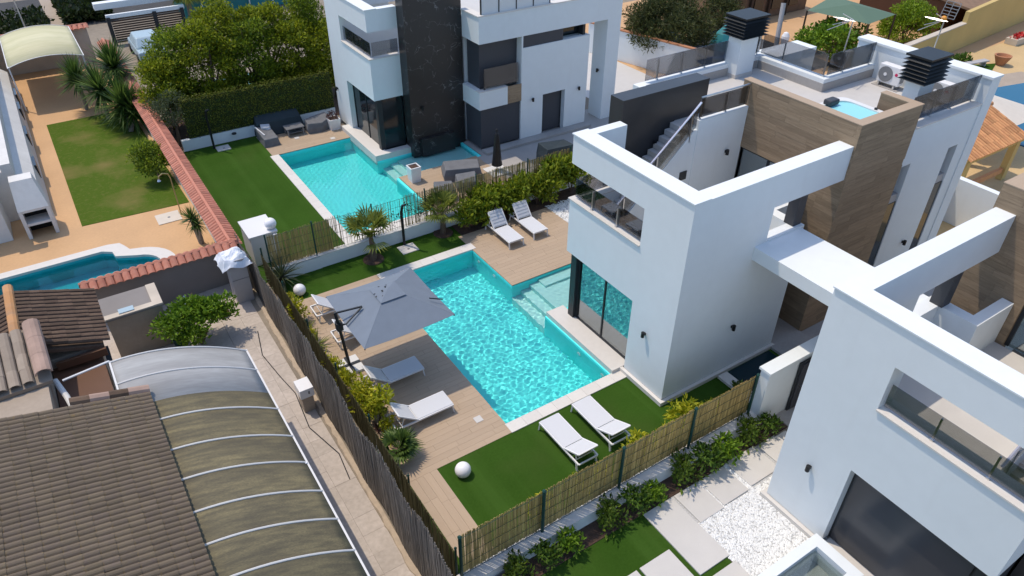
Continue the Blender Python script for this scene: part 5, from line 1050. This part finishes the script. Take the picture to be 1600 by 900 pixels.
hc = thing('shaded_house', 'dark shaded buildings along the top edge left of the green shade cloth', 'house'); obj('wall', MB().box(41,52,37,41,0,3.2), M['brownroof'], hc)
for k in range(5): obj('window', MB().box(41.8+k*2,42.8+k*2,36.9,37.0,.6,2.4), M['darkglass'], hc); obj('post', MB().box(41.2+k*2,41.4+k*2,36.7,36.9,0,3.2), M['slat'], hc)
struct('grass_strip', MB().prism([(47.5,22.3),(50.6,21.3),(52.2,21.9),(49.5,23.1)], -.01, .02), M['turf'])
for k, (x, y) in enumerate([(48.6,23.1),(49.9,22.9)]): bush('potted_shrub', ['small dark shrub at the foot of the ochre wall, nearer the antenna','small dark shrub at the foot of the ochre wall, nearer the grass strip'][k], x, y, (.45,.45,.4), 260, .2, L_DARK, 70+k, .25, 8)
tag(obj('clay_pot', MB().lathe([(.25,0),(.48,.5),(.52,.62),(.42,.62),(.35,.45)], 16), M['pot'], loc=(52.2,21.65,0)), 'round terracotta pot on the sunny ochre terrace', 'pot')
fb = thing('flower_box', 'low flower trough with red flowers at the right edge under the ochre wall', 'flower box', (57.8,23.5,0)); obj('trough', MB().box(-.9,.9,-.4,.4,0,.4), M['tanlight'], fb); obj('flowers', leaves([(x*.22,0,.44,.18,.25,.1) for x in range(-3,4)], 170, .15, 3, .9), M['red'], fb)
bench = thing('low_bench', 'grey bench on the grass strip by the ochre wall', 'bench', (50.2,22.3,0)); obj('seat', MB().hexa([(-1,-.1,.35),(.9,-.45,.35),(1,-.05,.35),(-.9,.3,.35),(-1,-.1,.42),(.9,-.45,.42),(1,-.05,.42),(-.9,.3,.42)]), M['wgrey'], bench)
for s in (-.8,.8): obj('leg', MB().box(s-.06,s+.06,-.2*s-.15,-.2*s+.2,0,.35), M['wgrey'], bench)
struct('pool_surround', MB().prism([(43.6,22.2),(52,20.2),(52,18.0),(40,18.0),(40,20.3)], -.01, .03), M['tan']); struct('water', MB().prism([(44.3,20.3),(56,17.7),(56,13),(41,13.2),(40.5,17)], -.01, .05), M['bluewater'])
pr_ = thing('parasol', 'beige parasol seen from above beside the dark blue pool at the right edge', 'parasol', (38.6,15.9,0)); mb = MB(); o8 = [(2.2*math.cos(R(22+45*k)),2.2*math.sin(R(22+45*k)),2.05) for k in range(8)]; mb.add(o8+[(0,0,2.6)], [(k,(k+1)%8,8) for k in range(8)]); obj('canopy', mb, M['beige'], pr_); obj('mast', MB().tube([(0,0,0),(0,0,2.65)], .04, 8), M['slat'], pr_); obj('rib_tip', MB().bar((.3,.3,2.55),(.8,.6,2.45),.06), M['anth'], pr_); obj('base', MB().lathe([(.4,0),(.3,.12)], 12), M['pave'], pr_)
gz = thing('tiled_pergola', 'small pergola with a sunlit orange tile roof and ochre posts at the right edge', 'pergola', (0,0,0))
ct = tile_mesh('clay_tile', .48, .19, .10, M['clay'], 4); rg = random.Random(2)
for i in range(23):
    for j in range(5): link('roof_tile', ct, None, gz, (32.0+i*.21, 14.9-j*.41, 2.86-j*.41*math.tan(R(20))), (0, R(18)+rg.uniform(-.02,.02), -math.pi/2+rg.uniform(-.02,.02)))
obj('roof_deck', MB().hexa([(31.9,12.95,2.05),(36.9,12.95,2.05),(36.9,15.0,2.8),(31.9,15.0,2.8),(31.9,12.95,2.12),(36.9,12.95,2.12),(36.9,15.0,2.87),(31.9,15.0,2.87)]), M['ochre'], gz); obj('ridge', MB().tube([(31.9,15.0,2.93),(36.9,15.0,2.93)], .12, 8), M['clay'], gz)
obj('beam', MB().box(31.9,36.9,12.98,13.18,1.85,2.05), M['ochre'], gz)
for x, y in ((32.2,13.1),(36.3,13.1),(32.2,14.8),(36.3,14.8)): obj('post', MB().box(x-.17,x+.17,y-.14,y+.14,0,2.0), M['ochre'], gz)
obj('low_rail', MB().box(32.4,36.1,13.05,13.2,.35,.6), M['clay'], gz)
